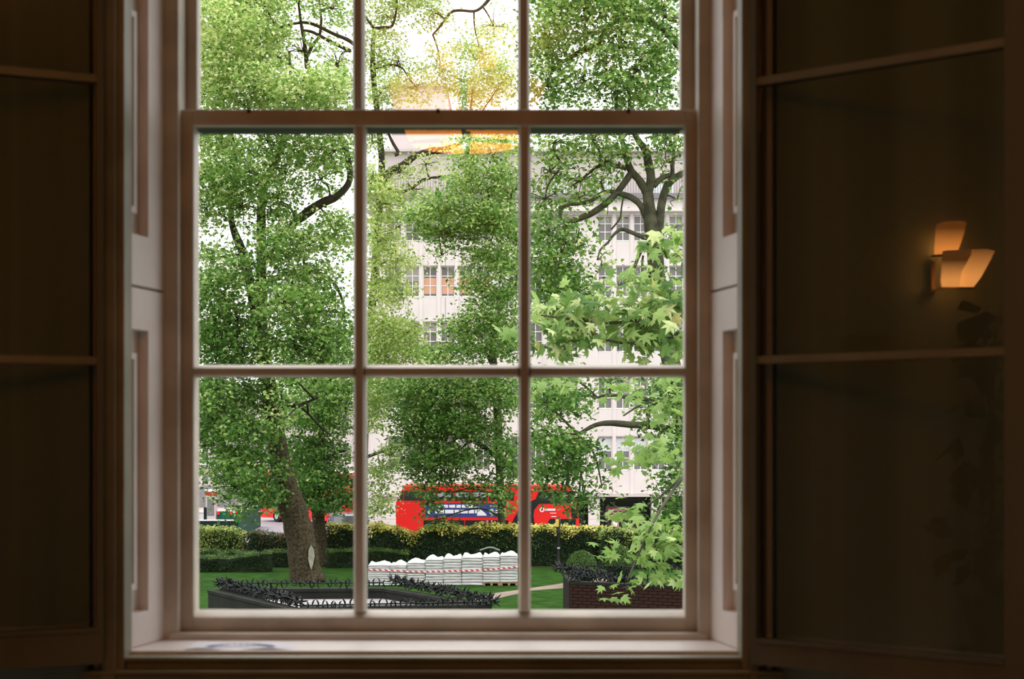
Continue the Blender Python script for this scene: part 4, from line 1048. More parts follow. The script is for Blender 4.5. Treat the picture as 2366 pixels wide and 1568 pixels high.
# ================================================================== BUSES
def make_bus(name, label, group):
    """local: x along the length from the rear (0) to the front (11.2), y = 0 near side .. 2.5, z up from the street"""
    root = empty(name, label=label, cat='bus', group=group)
    prof = [(.05, .35), (0, 1.2), (0, 3.3), (.12, 3.5), (.45, 4.25), (.65, 4.37), (10.4, 4.37), (10.75, 4.2), (11.05, 3.2), (11.2, 2.2), (11.2, .5), (11.1, .35)]
    bm = MB().prism(prof, 0, 2.5, lambda u, v, t: (u, t, v))
    bm.build('body', M['red'], root)
    # roof: a pale cap with a rounded red shoulder
    MB().prism([(.55, 4.33), (.66, 4.52), (10.3, 4.52), (10.6, 4.33)], .22, 2.28, lambda u, v, t: (u, t, v)).build('roof_cap', M['roofwhite'], root)
    MB().tube([(.55, .10, 4.27), (2, .09, 4.29), (9, .09, 4.29), (10.6, .10, 4.25)], .115, 10).build('roof_shoulder', M['redroof'], root, smooth=True)
    def plate(nm, poly, m, t=.02, y=0.0, parent=root):
        return MB().prism(poly, y - t, y, lambda u, v, tt: (u, tt, v)).build(nm, m, parent)
    # upper deck glass in bays
    xs = [.42, 1.45, 2.5, 3.55, 4.6, 5.65, 6.7, 7.25]
    for a, b in zip(xs[:-1], xs[1:]):
        plate('upper_window', [(a + .04, 3.42), (b - .04, 3.42), (b - .04, 3.98), (a + .10, 3.98)], M['busglass'])
    for a in (2.55, 3.65, 4.7):
        plate('seat_back', [(a, 3.62), (a + .8, 3.62), (a + .8, 3.9), (a, 3.9)], M['busgrey'], .006, -.02)
    plate('rear_window', [(.10, 3.42), (.40, 3.42), (.46, 3.98), (.36, 3.98)], M['busglass'])
    # stair swoop: dark glass from the lower deck up to the upper front windows
    sw = [(7.05, 1.0), (7.05, 1.9), (7.2, 2.3), (7.55, 2.9), (8.1, 3.3), (8.55, 3.5), (8.75, 3.98), (10.78, 3.98), (10.98, 3.25), (8.75, 3.22), (8.45, 2.85), (8.4, 2.5), (8.5, 1.9), (8.6, 1.0)]
    bmw = MB(); n = len(sw)
    bmw.prism(sw, -.02, 0, lambda u, v, t: (u, t, v)); bmw.build('stair_window', M['busglass'], root)
    # front door zone: dark glass below the red curved panel
    plate('front_window', [(8.78, 1.0), (9.05, 1.7), (9.42, 2.30), (11.0, 2.30), (11.0, 1.0)], M['busglass'])
    plate('windscreen', [(10.75, 2.33), (11.12, 2.33), (11.0, 3.1), (10.7, 3.1)], M['busglass'], .018)
    # lower deck windows
    for a, b in ((1.66, 2.9), (2.9, 4.2), (4.2, 5.5), (5.5, 6.9)):
        plate('lower_window', [(a + .03, 1.15), (b - .03, 1.15), (b - .03, 2.22), (a + .03, 2.22)], M['busglass'])
    for a in (5.55, 5.8):
        plate('grab_pole', [(a, 1.15), (a + .1, 1.15), (a + .1, 2.22), (a, 2.22)], M['busgrey'], .008, -.02)
    g = plate('engine_grille', [(.55, .8), (1.5, .8), (1.55, 1.55), (.6, 1.65)], M['reddark'])
    # advert
    ad = plate('advert', [(1.78, 2.42), (6.35, 2.42), (6.75, 3.26), (1.78, 3.26)], M['adblue'])
    m = MB(); r = random.Random(4)
    for za, zb, u, e in ((2.98, 3.16, 2.55, 5.0), (2.64, 2.86, 2.4, 4.95)):
        while u < e:
            w = min(r.uniform(.22, .62), e - u); m.box(u, u + w, -.03, -.02, za, zb); u += w + .06
    m.box(5.75, 6.45, -.03, -.02, 3.05, 3.11).box(6.08, 6.5, -.03, -.02, 2.78, 2.84).box(6.08, 6.38, -.03, -.02, 2.66, 2.71).box(1.95, 2.08, -.03, -.02, 2.6, 2.8)
    m.build('lettering', M['white'], ad, kind='stuff')
    m = MB().prism([(5.85 + .15 * math.cos(t * .524), 2.75 + .15 * math.sin(t * .524)) for t in range(12)], -.03, -.02, lambda u, v, t: (u, t, v))
    m.build('round_logo', M['white'], ad)
    MB().prism([(4.95, 2.5), (5.55, 2.5), (5.5, 2.62), (5.2, 2.86), (5.05, 3.05)], -.03, -.02, lambda u, v, t: (u, t, v)).build('picture', M['white'], ad)
    m = MB()
    for t in range(16):
        a0, a1 = t * math.pi / 8, (t + 1) * math.pi / 8
        m.prism([(8.93 + .15 * math.cos(a0), 2.86 + .15 * math.sin(a0)), (8.93 + .15 * math.cos(a1), 2.86 + .15 * math.sin(a1)), (8.93 + .08 * math.cos(a1), 2.86 + .08 * math.sin(a1)), (8.93 + .08 * math.cos(a0), 2.86 + .08 * math.sin(a0))], -.03, -.0, lambda u, v, t_: (u, t_, v))
    m.build('ring_logo', M['white'], root)
    m = MB().box(9.12, 9.75, -.03, 0, 2.80, 2.92).box(9.42, 9.8, -.03, 0, 2.63, 2.67).box(9.5, 9.8, -.03, 0, 2.42, 2.47)
    m.build('operator_lettering', M['white'], root, kind='stuff')
    for x in (2.45, 8.3):
        w_ = MB().xf(lambda v: v)
        w_.lathe([(.30, 0), (.48, .02), (.50, .08), (.50, .26), (.46, .30), (.2, .30)], (0, 0, 0), 20)
        w_.xf(lambda v: Vector((v.x + x, .30 - v.z, v.y + .5)))
        o = w_.build('wheel', M['tyre'], root)
        h_ = MB().lathe([(.10, 0), (.26, .01), (.26, .05), (.08, .05)], (0, 0, 0), 14)
        h_.xf(lambda v: Vector((v.x + x, -.03 + .05 - v.z, v.y + .5)))
        h_.build('hub', M['busgrey'], o)
    MB().box(-.05, .02, .35, 2.1, 2.4, 3.1).build('rear_panel', M['reddark'], root)
    return root
bus = make_bus('double_decker_bus', 'red double-decker bus with a navy advert, seen side-on beyond the golden hedge', 'red double-decker buses')
bd = 86.0
bus.location = ((915 - CX) / F * bd, bd, SZ)
k_ = ((1338 - 915) / F * bd) / 11.2
bus.scale = (k_, 1, 1)
b2 = copy_tree(bus)
b2['label'] = 'red double-decker bus half hidden by leaves beyond the leaning trunk'
b2.location = ((598 - CX) / F * 124, 124, SZ)
b2.scale = (1, 1, 1)
b2.rotation_euler = (0, 0, math.radians(-42))

# ================================================================== CARS, KIOSK, HOARDING
def make_car(name, label, paint, van=False):
    root = empty(name, label=label, cat='car')
    if van: prof = [(0, .35), (0, 1.0), (.25, 1.15), (1.0, 1.25), (1.7, 1.85), (2.2, 1.95), (4.5, 1.95), (4.7, 1.2), (4.7, .35)]
    else: prof = [(0, .35), (0, .72), (.3, .86), (1.25, .98), (1.95, 1.42), (3.2, 1.45), (3.95, 1.0), (4.4, .92), (4.45, .35)]
    MB().prism(prof, .0, 1.8, lambda u, v, t: (t, u, v)).build('body', paint, root)
    a, b = (prof[3], prof[4])
    f = lambda u, v, t: (t, u, v)
    n = Vector((0, -(b[1] - a[1]), b[0] - a[0])).normalized() * .02
    q = [(.15, a[0] + .08, a[1] + .07), (1.65, a[0] + .08, a[1] + .07), (1.55, b[0] - .05, b[1] - .05), (.25, b[0] - .05, b[1] - .05)]
    MB().add([Vector(p) + n for p in q] + [Vector(p) - n for p in q], [(0, 1, 2, 3), (7, 6, 5, 4), (0, 4, 5, 1), (1, 5, 6, 2), (2, 6, 7, 3), (3, 7, 4, 0)]).build('windscreen', M['busglass'], root)
    top = prof[5][1]
    for s, y in ((-.012, 0.0), (1.8, 1.812)):
        MB().prism([(prof[4][0] + .05, prof[3][1] + .05), (prof[5][0] - .1 if not van else 3.2, prof[3][1] + .05), (prof[5][0] - .15 if not van else 3.2, top - .12), (prof[4][0] + .1, top - .14)], s, y, lambda u, v, t: (t, u, v)).build('side_window', M['busglass'], root)
    for x in (.25, 1.35):
        MB().box(x - .0, x + .25, -.02, .03, prof[1][1] - .16, prof[1][1] - .04, .01).build('headlamp', M['white'], root)
    MB().box(.65, 1.15, -.03, .01, .42, .53).build('number_plate', M['white'], root)
    for x in (-.02, 1.62):
        for y in (.8, 3.5):
            w_ = MB().lathe([(.2, 0), (.31, .02), (.32, .1), (.31, .2), (.2, .2)], (0, 0, 0), 16)
            w_.xf(lambda v: Vector((v.z + x, y + v.x, .32 + v.y))).build('wheel', M['tyre'], root)
    return root
c1 = make_car('car', 'dark blue car behind the hedge between the slim trunk and the red bus', M['carblue'], True)
c1.location = ((768 - CX) / F * 96, 96, SZ); c1.rotation_euler = (0, 0, .2)
c2 = make_car('car', 'silver grey car whose bonnet shows just above the golden hedge', M['cargrey'])
c2.location = ((772 - CX) / F * 84.5, 84.5, SZ + .0); c2.rotation_euler = (0, 0, .1)

ho = empty('hoarding', ((445 - CX) / F * 104, 104, SZ), label='dark green timber hoarding with a pale top edge on the left street', cat='hoarding')
f = lambda px, py: W(px, py, 104) - Vector(ho.location)
MB().box(f(400, 0).x, f(549, 0).x, 0, .12, 0, f(0, 1203).z).build('front_board', M['greendk'], ho)
MB().box(f(400, 0).x, f(549, 0).x, -.04, .16, f(0, 1203).z, f(0, 1200).z).build('top_rail', M['stone'], ho)
MB().box(f(470, 0).x, f(476, 0).x, .1, .3, 0, f(0, 1172).z).build('post', M['greendk'], ho)
A_, B_ = Vector((f(549, 0).x, .06, 0)), W(598, 1182, 116) - Vector(ho.location)
h2 = f(0, 1186).z
MB().add([(A_.x, A_.y, 0), (B_.x, B_.y, 0), (B_.x, B_.y, 1.75), (A_.x, A_.y, 1.62), (A_.x + .15, A_.y, 0), (B_.x + .15, B_.y, 0), (B_.x + .15, B_.y, 1.75), (A_.x + .15, A_.y, 1.62)],
         [(0, 1, 2, 3), (7, 6, 5, 4), (0, 4, 5, 1), (1, 5, 6, 2), (2, 6, 7, 3), (3, 7, 4, 0)]).build('side_board', M['green'], ho)
MB().box(f(480, 0).x, f(549, 0).x, 3.0, 3.12, 0, 1.7).build('rear_board', M['green'], ho)
for px in (482, 513, 520, 527, 537):
    m_ = M['red'] if px in (482, 513, 527) else M['white']
    MB().box(f(px, 0).x, f(px + 6, 0).x, 2.9, 3.0, 1.45, 1.68).build('reflector', m_, ho)

ki = empty('telephone_kiosk', W(489, 1015, 124) - Vector((0, 0, EYE - SZ)), label='kiosk with a red and white top at the far left of the street', cat='kiosk')
MB().box(-.42, .42, -.42, .42, 0, 2.25, .03).build('body', M['stone2'], ki)
MB().box(-.45, .45, -.45, .45, 2.25, 2.55, .02).build('red_band', M['reddark'], ki)
MB().box(-.5, .5, -.5, .5, 2.55, 2.75, .05).build('roof', M['roofwhite'], ki)
MB().box(-.30, .30, -.45, -.40, .5, 2.1).build('door', M['pane'], ki)

# lamp post in front of the hedge
lp = empty('bollard_post', W(1290, 1015, 68.5) - Vector((0, 0, EYE - GZ)), label='slim black post with a yellow plate standing before the golden hedge', cat='post')
zt = EYE - (1196 - HY) / F * 68.5 - GZ
MB().lathe([(.17, 0), (.17, .08), (.11, .2), (.085, .5), (.08, zt * .7), (.10, zt * .72), (.08, zt * .75), (.11, zt - .25), (.11, zt - .05), (.06, zt)], (0, 0, 0), 14).build('shaft', M['black'], lp, smooth=True)
MB().box(-.14, .02, -.14, -.09, zt - .42, zt - .06, .01).build('plate', M['yellow'], lp)
MB().box(-.06, .08, -.13, -.09, .95, 1.02).build('collar', M['stone2'], lp)

# passer-by beyond the hedge, in front of the shopfront
def person(label, x, y, z0):
    root = empty('person', (x, y, z0), label=label, cat='person')
    J = {'pel': (0, 0, .95), 'wst': (0, 0, 1.08), 'chs': (0, .01, 1.34), 'nek': (0, 0, 1.50), 'hd0': (0, -.01, 1.58), 'hd1': (0, -.01, 1.70),
         'shl': (-.17, 0, 1.42), 'ell': (-.22, .02, 1.15), 'wrl': (-.20, -.08, .92), 'shr': (.17, 0, 1.42), 'elr': (.22, .02, 1.15), 'wrr': (.2, -.08, .92),
         'hpl': (-.09, 0, .90), 'knl': (-.10, -.03, .50), 'anl': (-.10, .02, .08), 'tol': (-.10, -.12, .04), 'hpr': (.09, 0, .90), 'knr': (.10, -.02, .50), 'anr': (.10, .06, .08), 'tor': (.10, -.08, .04)}
    R = {'pel': .13, 'wst': .12, 'chs': .15, 'nek': .055, 'hd0': .075, 'hd1': .09, 'shl': .065, 'ell': .045, 'wrl': .032, 'shr': .065, 'elr': .045, 'wrr': .032, 'hpl': .09, 'knl': .06, 'anl': .042, 'tol': .035, 'hpr': .09, 'knr': .06, 'anr': .042, 'tor': .035}
    E = [('pel', 'wst'), ('wst', 'chs'), ('chs', 'nek'), ('nek', 'hd0'), ('hd0', 'hd1'), ('chs', 'shl'), ('shl', 'ell'), ('ell', 'wrl'), ('chs', 'shr'), ('shr', 'elr'), ('elr', 'wrr'), ('pel', 'hpl'), ('hpl', 'knl'), ('knl', 'anl'), ('anl', 'tol'), ('pel', 'hpr'), ('hpr', 'knr'), ('knr', 'anr'), ('anr', 'tor')]
    keys = list(J)
    me = bpy.data.meshes.new('body')
    me.from_pydata([J[k] for k in keys], [(keys.index(a), keys.index(b)) for a, b in E], [])
    o = link_mesh('body', me, root)
    sk = o.modifiers.new('skin', 'SKIN')
    for i, k in enumerate(keys):
        me.skin_vertices[0].data[i].radius = (R[k], R[k])
        me.skin_vertices[0].data[i].use_root = (k == 'pel')
    o.modifiers.new('sub', 'SUBSURF').levels = 2
    me.materials.append(M['skin'])
    MB().lathe([(.10, 1.0), (.155, 1.05), (.165, 1.2), (.19, 1.38), (.16, 1.46), (.075, 1.51)], (0, .0, 0), 16).build('shirt', M['shirt'], root, smooth=True)
    MB().tube([(-.09, 0, .96), (-.10, -.02, .52), (-.10, .02, .10)], [.105, .08, .07], 10).build('trouser_leg', M['trouser'], root)
    MB().tube([(.09, 0, .96), (.10, -.01, .52), (.10, .06, .10)], [.105, .08, .07], 10).build('trouser_leg', M['trouser'], root)
    MB().lathe([(.085, 1.63), (.108, 1.68), (.10, 1.76), (.05, 1.80)], (0, .02, 0), 14).build('hair', M['hair'], root, smooth=True)
    return root
person('person in a white shirt standing before the crimson poster', (1421 - CX) / F * 97, 97, SZ + .14)

# ================================================================== HEDGES
def hedge(name, label, top, yb, d, depth, core, lm_body, lm_top, seed, leaf=.085, cat='hedge', toplayer=.32, dens=1.0, group=None):
    """top: [(px, py)] crest line; yb: bottom py on the lawn; a lumpy core clothed with small leaves"""
    zb = GZ
    r = np.random.default_rng(seed)
    x0, x1 = (top[0][0] - CX) / F * d, (top[-1][0] - CX) / F * d
    root = empty(name, ((x0 + x1) / 2, d + depth / 2, zb), label=label, cat=cat, group=group)
    off = np.array(root.location)
    tx = np.array([(p[0] - CX) / F * d for p in top]); tz = np.array([EYE - (p[1] - HY) / F * d for p in top])
    n = max(8, int((x1 - x0) / .25)); xs = np.linspace(x0, x1, n)
    zs = np.interp(xs, tx, tz) + r.normal(size=n) * .03
    m = 12
    V = []
    for i in range(n):
        h = zs[i] - zb - .06
        sh = min(1.0, min(xs[i] - x0, x1 - xs[i]) / .5 + .55)
        for j in range(m):
            a = math.pi * j / (m - 1)
            yy = -math.cos(a); zz = math.sin(a) ** .35 if 0 < j < m - 1 else 0
            b = 1 + r.normal() * .03
            V.append((xs[i] - off[0], (d + depth / 2 + yy * (depth / 2 - .05) * sh * b) - off[1], zb + h * zz * b * sh - off[2]))
    Fq = [(i * m + j, i * m + j + 1, (i + 1) * m + j + 1, (i + 1) * m + j) for i in range(n - 1) for j in range(m - 1)]
    Fq += [tuple(range(m)), tuple((n - 1) * m + k for k in range(m))[::-1]]
    MB().add(V, Fq).build('core', core, root, smooth=True)
    La = (x1 - x0)
    H = float(np.mean(zs) - zb)
    N1 = int(dens * 1.9 * La * H / (leaf * leaf * .5)); N1 = min(N1, 16000)
    u = r.random(N1); x = x0 + u * La; ztop = np.interp(x, xs, zs)
    lump = .10 * np.sin(x * 2.1 + 1.3 * seed) + .07 * np.sin(x * 4.7 + seed)
    v = r.random(N1) ** .8
    p = np.stack([x, d - .02 + lump * .6 + r.normal(size=N1) * .05, zb + .05 + v * (ztop - zb)], 1)
    t = np.clip(.35 + .25 * np.sin(x * 5 + v * 9) * np.cos(v * 14 + x * 2) + r.normal(size=N1) * .2, 0, 1)
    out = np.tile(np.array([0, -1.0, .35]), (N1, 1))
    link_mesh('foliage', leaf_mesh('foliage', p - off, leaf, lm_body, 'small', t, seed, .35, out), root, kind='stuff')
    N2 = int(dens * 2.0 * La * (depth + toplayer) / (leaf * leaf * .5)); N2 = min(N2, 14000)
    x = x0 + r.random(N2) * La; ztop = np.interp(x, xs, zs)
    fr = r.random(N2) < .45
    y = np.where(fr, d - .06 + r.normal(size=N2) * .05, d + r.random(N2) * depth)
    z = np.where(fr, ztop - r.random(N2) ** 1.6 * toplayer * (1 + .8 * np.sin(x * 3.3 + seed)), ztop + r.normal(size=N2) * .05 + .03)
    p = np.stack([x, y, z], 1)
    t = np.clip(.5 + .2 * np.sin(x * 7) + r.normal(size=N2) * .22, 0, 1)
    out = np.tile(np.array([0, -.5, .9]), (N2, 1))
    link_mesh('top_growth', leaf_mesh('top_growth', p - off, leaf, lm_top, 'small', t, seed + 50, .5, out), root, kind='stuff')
    return root
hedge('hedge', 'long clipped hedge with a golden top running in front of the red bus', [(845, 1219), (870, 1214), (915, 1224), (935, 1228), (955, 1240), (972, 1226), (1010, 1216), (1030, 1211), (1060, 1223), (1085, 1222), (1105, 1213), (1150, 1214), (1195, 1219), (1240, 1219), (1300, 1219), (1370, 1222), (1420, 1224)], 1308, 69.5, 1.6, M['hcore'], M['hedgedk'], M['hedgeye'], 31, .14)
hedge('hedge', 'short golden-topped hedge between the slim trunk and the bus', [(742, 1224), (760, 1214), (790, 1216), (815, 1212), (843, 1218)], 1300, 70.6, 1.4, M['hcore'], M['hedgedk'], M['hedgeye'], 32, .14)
hedge('shrub', 'light green feathery shrub at the left edge of the garden', [(425, 1226), (460, 1220), (500, 1222), (540, 1226), (565, 1236)], 1290, 70.5, 1.5, M['hcore'], M['shrubl'], M['shrubl'], 33, .13, 'shrub', .2)
hedge('shrub', 'reddish brown shrub left of the leaning trunk', [(563, 1238), (580, 1230), (610, 1236), (640, 1238), (665, 1240), (690, 1246)], 1300, 70.0, 1.4, M['hcore'], M['hedgedk'], M['shrubr'], 34, .12, 'shrub', .7)
hedge('shrub', 'loose grey green shrub at the right end of the golden hedge', [(1385, 1236), (1410, 1222), (1440, 1228), (1480, 1226), (1530, 1234), (1600, 1236)], 1310, 68.0, 1.2, M['hcore'], M['hedgedk'], M['shrubl'], 35, .13, 'shrub', .8)
hedge('box_hedge', 'low clipped box hedge with a curved front at the left of the lawn', [(425, 1287), (470, 1288), (530, 1289), (560, 1284), (590, 1279), (625, 1277)], 1318, 66.5, .8, M['hcore'], M['hedgedk'], M['boxleaf'], 36, .06, 'hedge', .05)
hedge('box_hedge', 'second low box hedge just behind the curved one on the left', [(425, 1272), (480, 1273), (540, 1276), (590, 1279)], 1300, 69.0, .7, M['hcore'], M['hedgedk'], M['boxleaf'], 37, .06, 'hedge', .05)
hedge('box_hedge', 'low box hedge between the two left trunks and the white sacks', [(752, 1274), (800, 1273), (850, 1272), (900, 1273), (944, 1277)], 1298, 68.6, .6, M['hcore'], M['hedgedk'], M['boxleaf'], 38, .06, 'hedge', .05)
hedge('box_hedge', 'short dark box hedge half hidden behind the leaning trunk', [(620, 1274), (650, 1272), (690, 1274)], 1298, 69.0, .6, M['hcore'], M['hedgedk'], M['boxleaf'], 39, .06, 'hedge', .05)

def topiary(label, px, py, rpx, d, seed):
    c = W(px, py, d); R = rpx / F * d
    root = empty('topiary_bush', (c.x, c.y, GZ), label=label, cat='bush')
    off = np.array(root.location)
    z = c.z - GZ
    MB().lathe([(.03, 0), (R * .5, .02), (R * .95, max(.1, z - R * .5)), (R * .97, z), (R * .75, z + R * .55), (R * .4, z + R * .85), (.02, z + R * .95)], (0, 0, 0), 18).build('core', M['hcore'], root, smooth=True)
    r = np.random.default_rng(seed)
    N = 5000
    u = r.normal(size=(N, 3)); u[:, 2] = np.abs(u[:, 2]) - .35; u /= np.linalg.norm(u, axis=1)[:, None]
    p = np.array([c.x, c.y, c.z]) + u * R * (1 + r.normal(size=(N, 1)) * .03)
    p[:, 2] = np.maximum(p[:, 2], GZ + .03)
    link_mesh('foliage', leaf_mesh('foliage', p - off, .065, M['boxleaf'], 'small', np.clip(.45 + .2 * u[:, 2] * 0 + r.normal(size=N) * .22, 0, 1), seed, .3, u), root, kind='stuff')
topiary('rounded clipped bush behind the spiked brick wall', 1344, 1306, 34, 60.0, 41)
topiary('darker rounded bush beside the hanging leaves on the right', 1432, 1296, 34, 62.0, 42)

# ================================================================== WHITE SACKS
sk_z = lambda py, d: EYE - (py - HY) / F * d
bnd = [(853, 1296, 1347), (903, 1299, 1348), (942, 1296, 1350), (984, 1288, 1352), (1026, 1286, 1353), (1068, 1283, 1354), (1116, 1281, 1355), (1156, 1280, 1354), (1196, 1275, 1352)]
def sack_mesh(w, dep, h, seed):
    bm = bmesh.new()
    bmesh.ops.create_cube(bm, size=1)
    bmesh.ops.subdivide_edges(bm, edges=bm.edges[:], cuts=3, use_grid_fill=True)
    r = random.Random(seed)
    for v in bm.verts:
        x, y, z = v.co
        e = max(abs(x), abs(y)) * 2
        z *= (1 - .12 * max(0, e - .7) / .3)
        v.co = Vector((x * w + r.uniform(-.012, .012), y * dep + r.uniform(-.015, .015), (z + .5) * h + (r.uniform(-.009, .0) if z > 0 else r.uniform(0, .009))))
    me = bpy.data.meshes.new('sack')
    bm.to_mesh(me); bm.free()
    me.polygons.foreach_set('use_smooth', [True] * len(me.polygons))
    me.materials.append(M['sack'])
    return me
sd = 60.8
ordn = ['first', 'second', 'third', 'fourth', 'fifth', 'sixth', 'seventh', 'eighth']
pallet_top = GZ + .14
for i in range(8):
    xa, xb = (bnd[i][0] - CX) / F * sd, (bnd[i + 1][0] - CX) / F * sd
    zt = sk_z((bnd[i][1] + bnd[i + 1][1]) / 2 + (2 if i < 3 else 0), sd)
    pallet = i >= 6
    if pallet:
        pr = empty('pallet', ((xa + xb) / 2, sd, GZ + .01), label='timber pallet under the %s stack of white sacks' % ('rightmost' if i == 7 else 'second from right'), cat='pallet', group='pallets under the sacks')
        w = (xb - xa) / 2
        for k in range(5):
            MB().box(-w, w, -.5 + k * .225, -.4 + k * .225, .105, .13).build('deck_board', M['pallet'], pr)
        for k in range(3):
            MB().box(-w + k * (w - .05), -w + k * (w - .05) + .1, -.5, .5, 0, .105).build('bearer', M['pallet'], pr)
    z = GZ + (.141 if pallet else .014)
    nl_ = 9
    h = (zt - .10 - z) / nl_
    for k in range(nl_):
        me = sack_mesh((xb - xa) * .985, .98, h * 1.0, 100 + i * 10 + (k % 4)) if k < 4 else None
        if k < 4:
            if k == 0: meshes = []
            meshes.append(me)
        o = link_mesh('sack', meshes[k % 4], None, ((xa + xb) / 2 + random.uniform(-.012, .012), sd + random.uniform(-.012, .012), z))
        if k == 0: lab = 'bottom white sack of the %s stack from the left trunk' % ordn[i]
        elif k == nl_ - 1: lab = 'white sack just under the crumpled top one, %s stack from the left' % ordn[i]
        else: lab = 'flat white sack, %s from the ground in the %s stack from the left trunk' % (ordn[k], ordn[i])
        tag(o, lab, 'sack', 'white sacks, %s stack' % ordn[i])
        z += h
    # crumpled topmost sack
    bm = bmesh.new(); bmesh.ops.create_grid(bm, x_segments=10, y_segments=10, size=.5)
    r = random.Random(300 + i)
    hh = {}
    for v in bm.verts:
        x, y = v.co.x, v.co.y
        e = max(abs(x), abs(y)) * 2
        dome = (1 - e ** 8) * .10
        v.co = Vector((x * (xb - xa) * .99, y * 1.0, .02 + dome + r.uniform(-.03, .045) * (1 - e ** 6) + (.05 * math.sin(x * 9 + i) if e < .9 else 0)))
    ret = bmesh.ops.extrude_face_region(bm, geom=bm.faces[:])
    for v in [g for g in ret['geom'] if isinstance(g, bmesh.types.BMVert)]: v.co.z = -.005
    bmesh.ops.recalc_face_normals(bm, faces=bm.faces)
    me = bpy.data.meshes.new('sack'); bm.to_mesh(me); bm.free(); me.materials.append(M['sack'])
    me.polygons.foreach_set('use_smooth', [True] * len(me.polygons))
    o = link_mesh('sack', me, None, ((xa + xb) / 2, sd, z + .012))
    tag(o, 'crumpled topmost white sack of the %s stack from the left trunk' % ordn[i], 'sack', 'crumpled top sacks')
# red and white tape round the sacks
mt = bpy.data.materials.new('red_white_tape'); mt.use_nodes = True
n_ = mt.node_tree.nodes; l_ = mt.node_tree.links
tcx = n_.new('ShaderNodeTexCoord'); wv = n_.new('ShaderNodeTexWave'); wv.inputs['Scale'].default_value = 2.6; wv.bands_direction = 'DIAGONAL'
l_.new(tcx.outputs['Object'], wv.inputs['Vector'])
cr = n_.new('ShaderNodeValToRGB'); cr.color_ramp.interpolation = 'CONSTANT'
cr.color_ramp.elements[0].color = (.75, .7, .7, 1); cr.color_ramp.elements[1].color = (.6, .05, .06, 1); cr.color_ramp.elements[1].position = .5
l_.new(wv.outputs['Fac'], cr.inputs[0]); l_.new(cr.outputs[0], n_['Principled BSDF'].inputs['Base Color'])
tp = []
for px, py in ((851.5, 1315), (905, 1317), (942, 1319.5), (984, 1320), (1026, 1319), (1068, 1318), (1116, 1316), (1156, 1313), (1199, 1308)):
    v = W(px, py, sd - .545); tp.append((v.x, v.y - .01, v.z))
tp = catmull(tp, 3)
mb = MB()
for a, b in zip(tp[:-1], tp[1:]):
    h = .035
    mb.add([(a[0], a[1] - .006, a[2] - h), (b[0], b[1] - .006, b[2] - h), (b[0], b[1] - .006, b[2] + h), (a[0], a[1] - .006, a[2] + h), (a[0], a[1] + .006, a[2] - h), (b[0], b[1] + .006, b[2] - h), (b[0], b[1] + .006, b[2] + h), (a[0], a[1] + .006, a[2] + h)],
           [(0, 1, 2, 3), (7, 6, 5, 4), (0, 4, 5, 1), (1, 5, 6, 2), (2, 6, 7, 3), (3, 7, 4, 0)])
for e in (tp[0], tp[-1]):
    mb.box(e[0] - .012, e[0] + .012, e[1], e[1] + 1.08, e[2] - .035, e[2] + .035)
tag(mb.build('barrier_tape', mt), 'red and white striped tape tied round the white sacks', 'tape')
# grey arched hoop of cloth behind the sacks
hb = empty('garden_bench', W(1132, 1015, 66) - Vector((0, 0, EYE - GZ)), label='low bench with a grey arched back behind the white sacks', cat='bench')
zc_ = EYE - (1266 - HY) / F * 66 - GZ
q = [(-.48, .0), (-.3, .06), (-.1, .12), (.1, .13), (.3, .06), (.46, .0)]
MB().tube([(x, 0, zc_ - .10 + z) for x, z in catmull(q, 3)], .04, 8).build('arched_back', M['hood'], hb, smooth=True)
MB().box(-.5, .5, -.4, 0, .42, .47, .01).build('seat', M['hood'], hb)
for x in (-.46, .42):
    MB().box(x, x + .05, -.03, .02, 0, zc_ - .10).build('leg', M['black'], hb)
    MB().box(x, x + .05, -.38, -.33, 0, .42).build('leg', M['black'], hb)

# ================================================================== BRICK WALLS WITH SPIKED ROLLERS
ZT = -2.0
def wp(px, py): # point on the wall-top plane
    d = (EYE - ZT) * F / (py - HY)
    return Vector(((px - CX) / F * d, d, ZT))
brick_mesh = MB().box(-.106, .106, -.06, .06, -.032, .032, .004).mesh('brick', M['brick'])
brick_half = MB().box(-.05, .05, -.06, .06, -.032, .032, .004).mesh('brick', M['brick'])
def brick_wall(root, a, b, th, courses, m_core, inward, bricks=True):
    """wall from a to b (tops), thickness th towards inward; top courses of the face a-b laid brick by brick"""
    off = Vector(root.location)
    e = (b - a); L_ = e.length; e = e.normalized()
    nrm = inward.normalized()
    f = lambda u, t, z: a + e * u + nrm * t + Vector((0, 0, z - ZT)) - off
    c = MB().prism([(0, 0.012), (L_, 0.012), (L_, th), (0, th)], GZ, ZT - .06, lambda u, v, t: f(u, v, t))
    c.build('wall_core', m_core, root)
    # coping stones
    n = max(1, int(L_ / .6)); w = L_ / n
    for i in range(n):
        MB().prism([(i * w + .004, -.02), ((i + 1) * w - .004, -.02), ((i + 1) * w - .004, th + .02), (i * w + .004, th + .02)], ZT - .06, ZT, lambda u, v, t: f(u, v, t)).build('coping_stone', M['coping'], root)
    if not bricks: return
    ang = math.atan2(e.y, e.x)
    for r_ in range(courses):
        z = ZT - .06 - .038 - r_ * .075
        u = .112 if r_ % 2 == 0 else .225
        if r_ % 2:
            o = link_mesh('brick', brick_half, root, f(.056, .055, z)); o.rotation_euler = (0, 0, ang)
        while u + .106 <= L_:
            o = link_mesh('brick', brick_mesh, root, f(u, .055 + random.uniform(-.003, .003), z)); o.rotation_euler = (0, 0, ang)
            u += .225
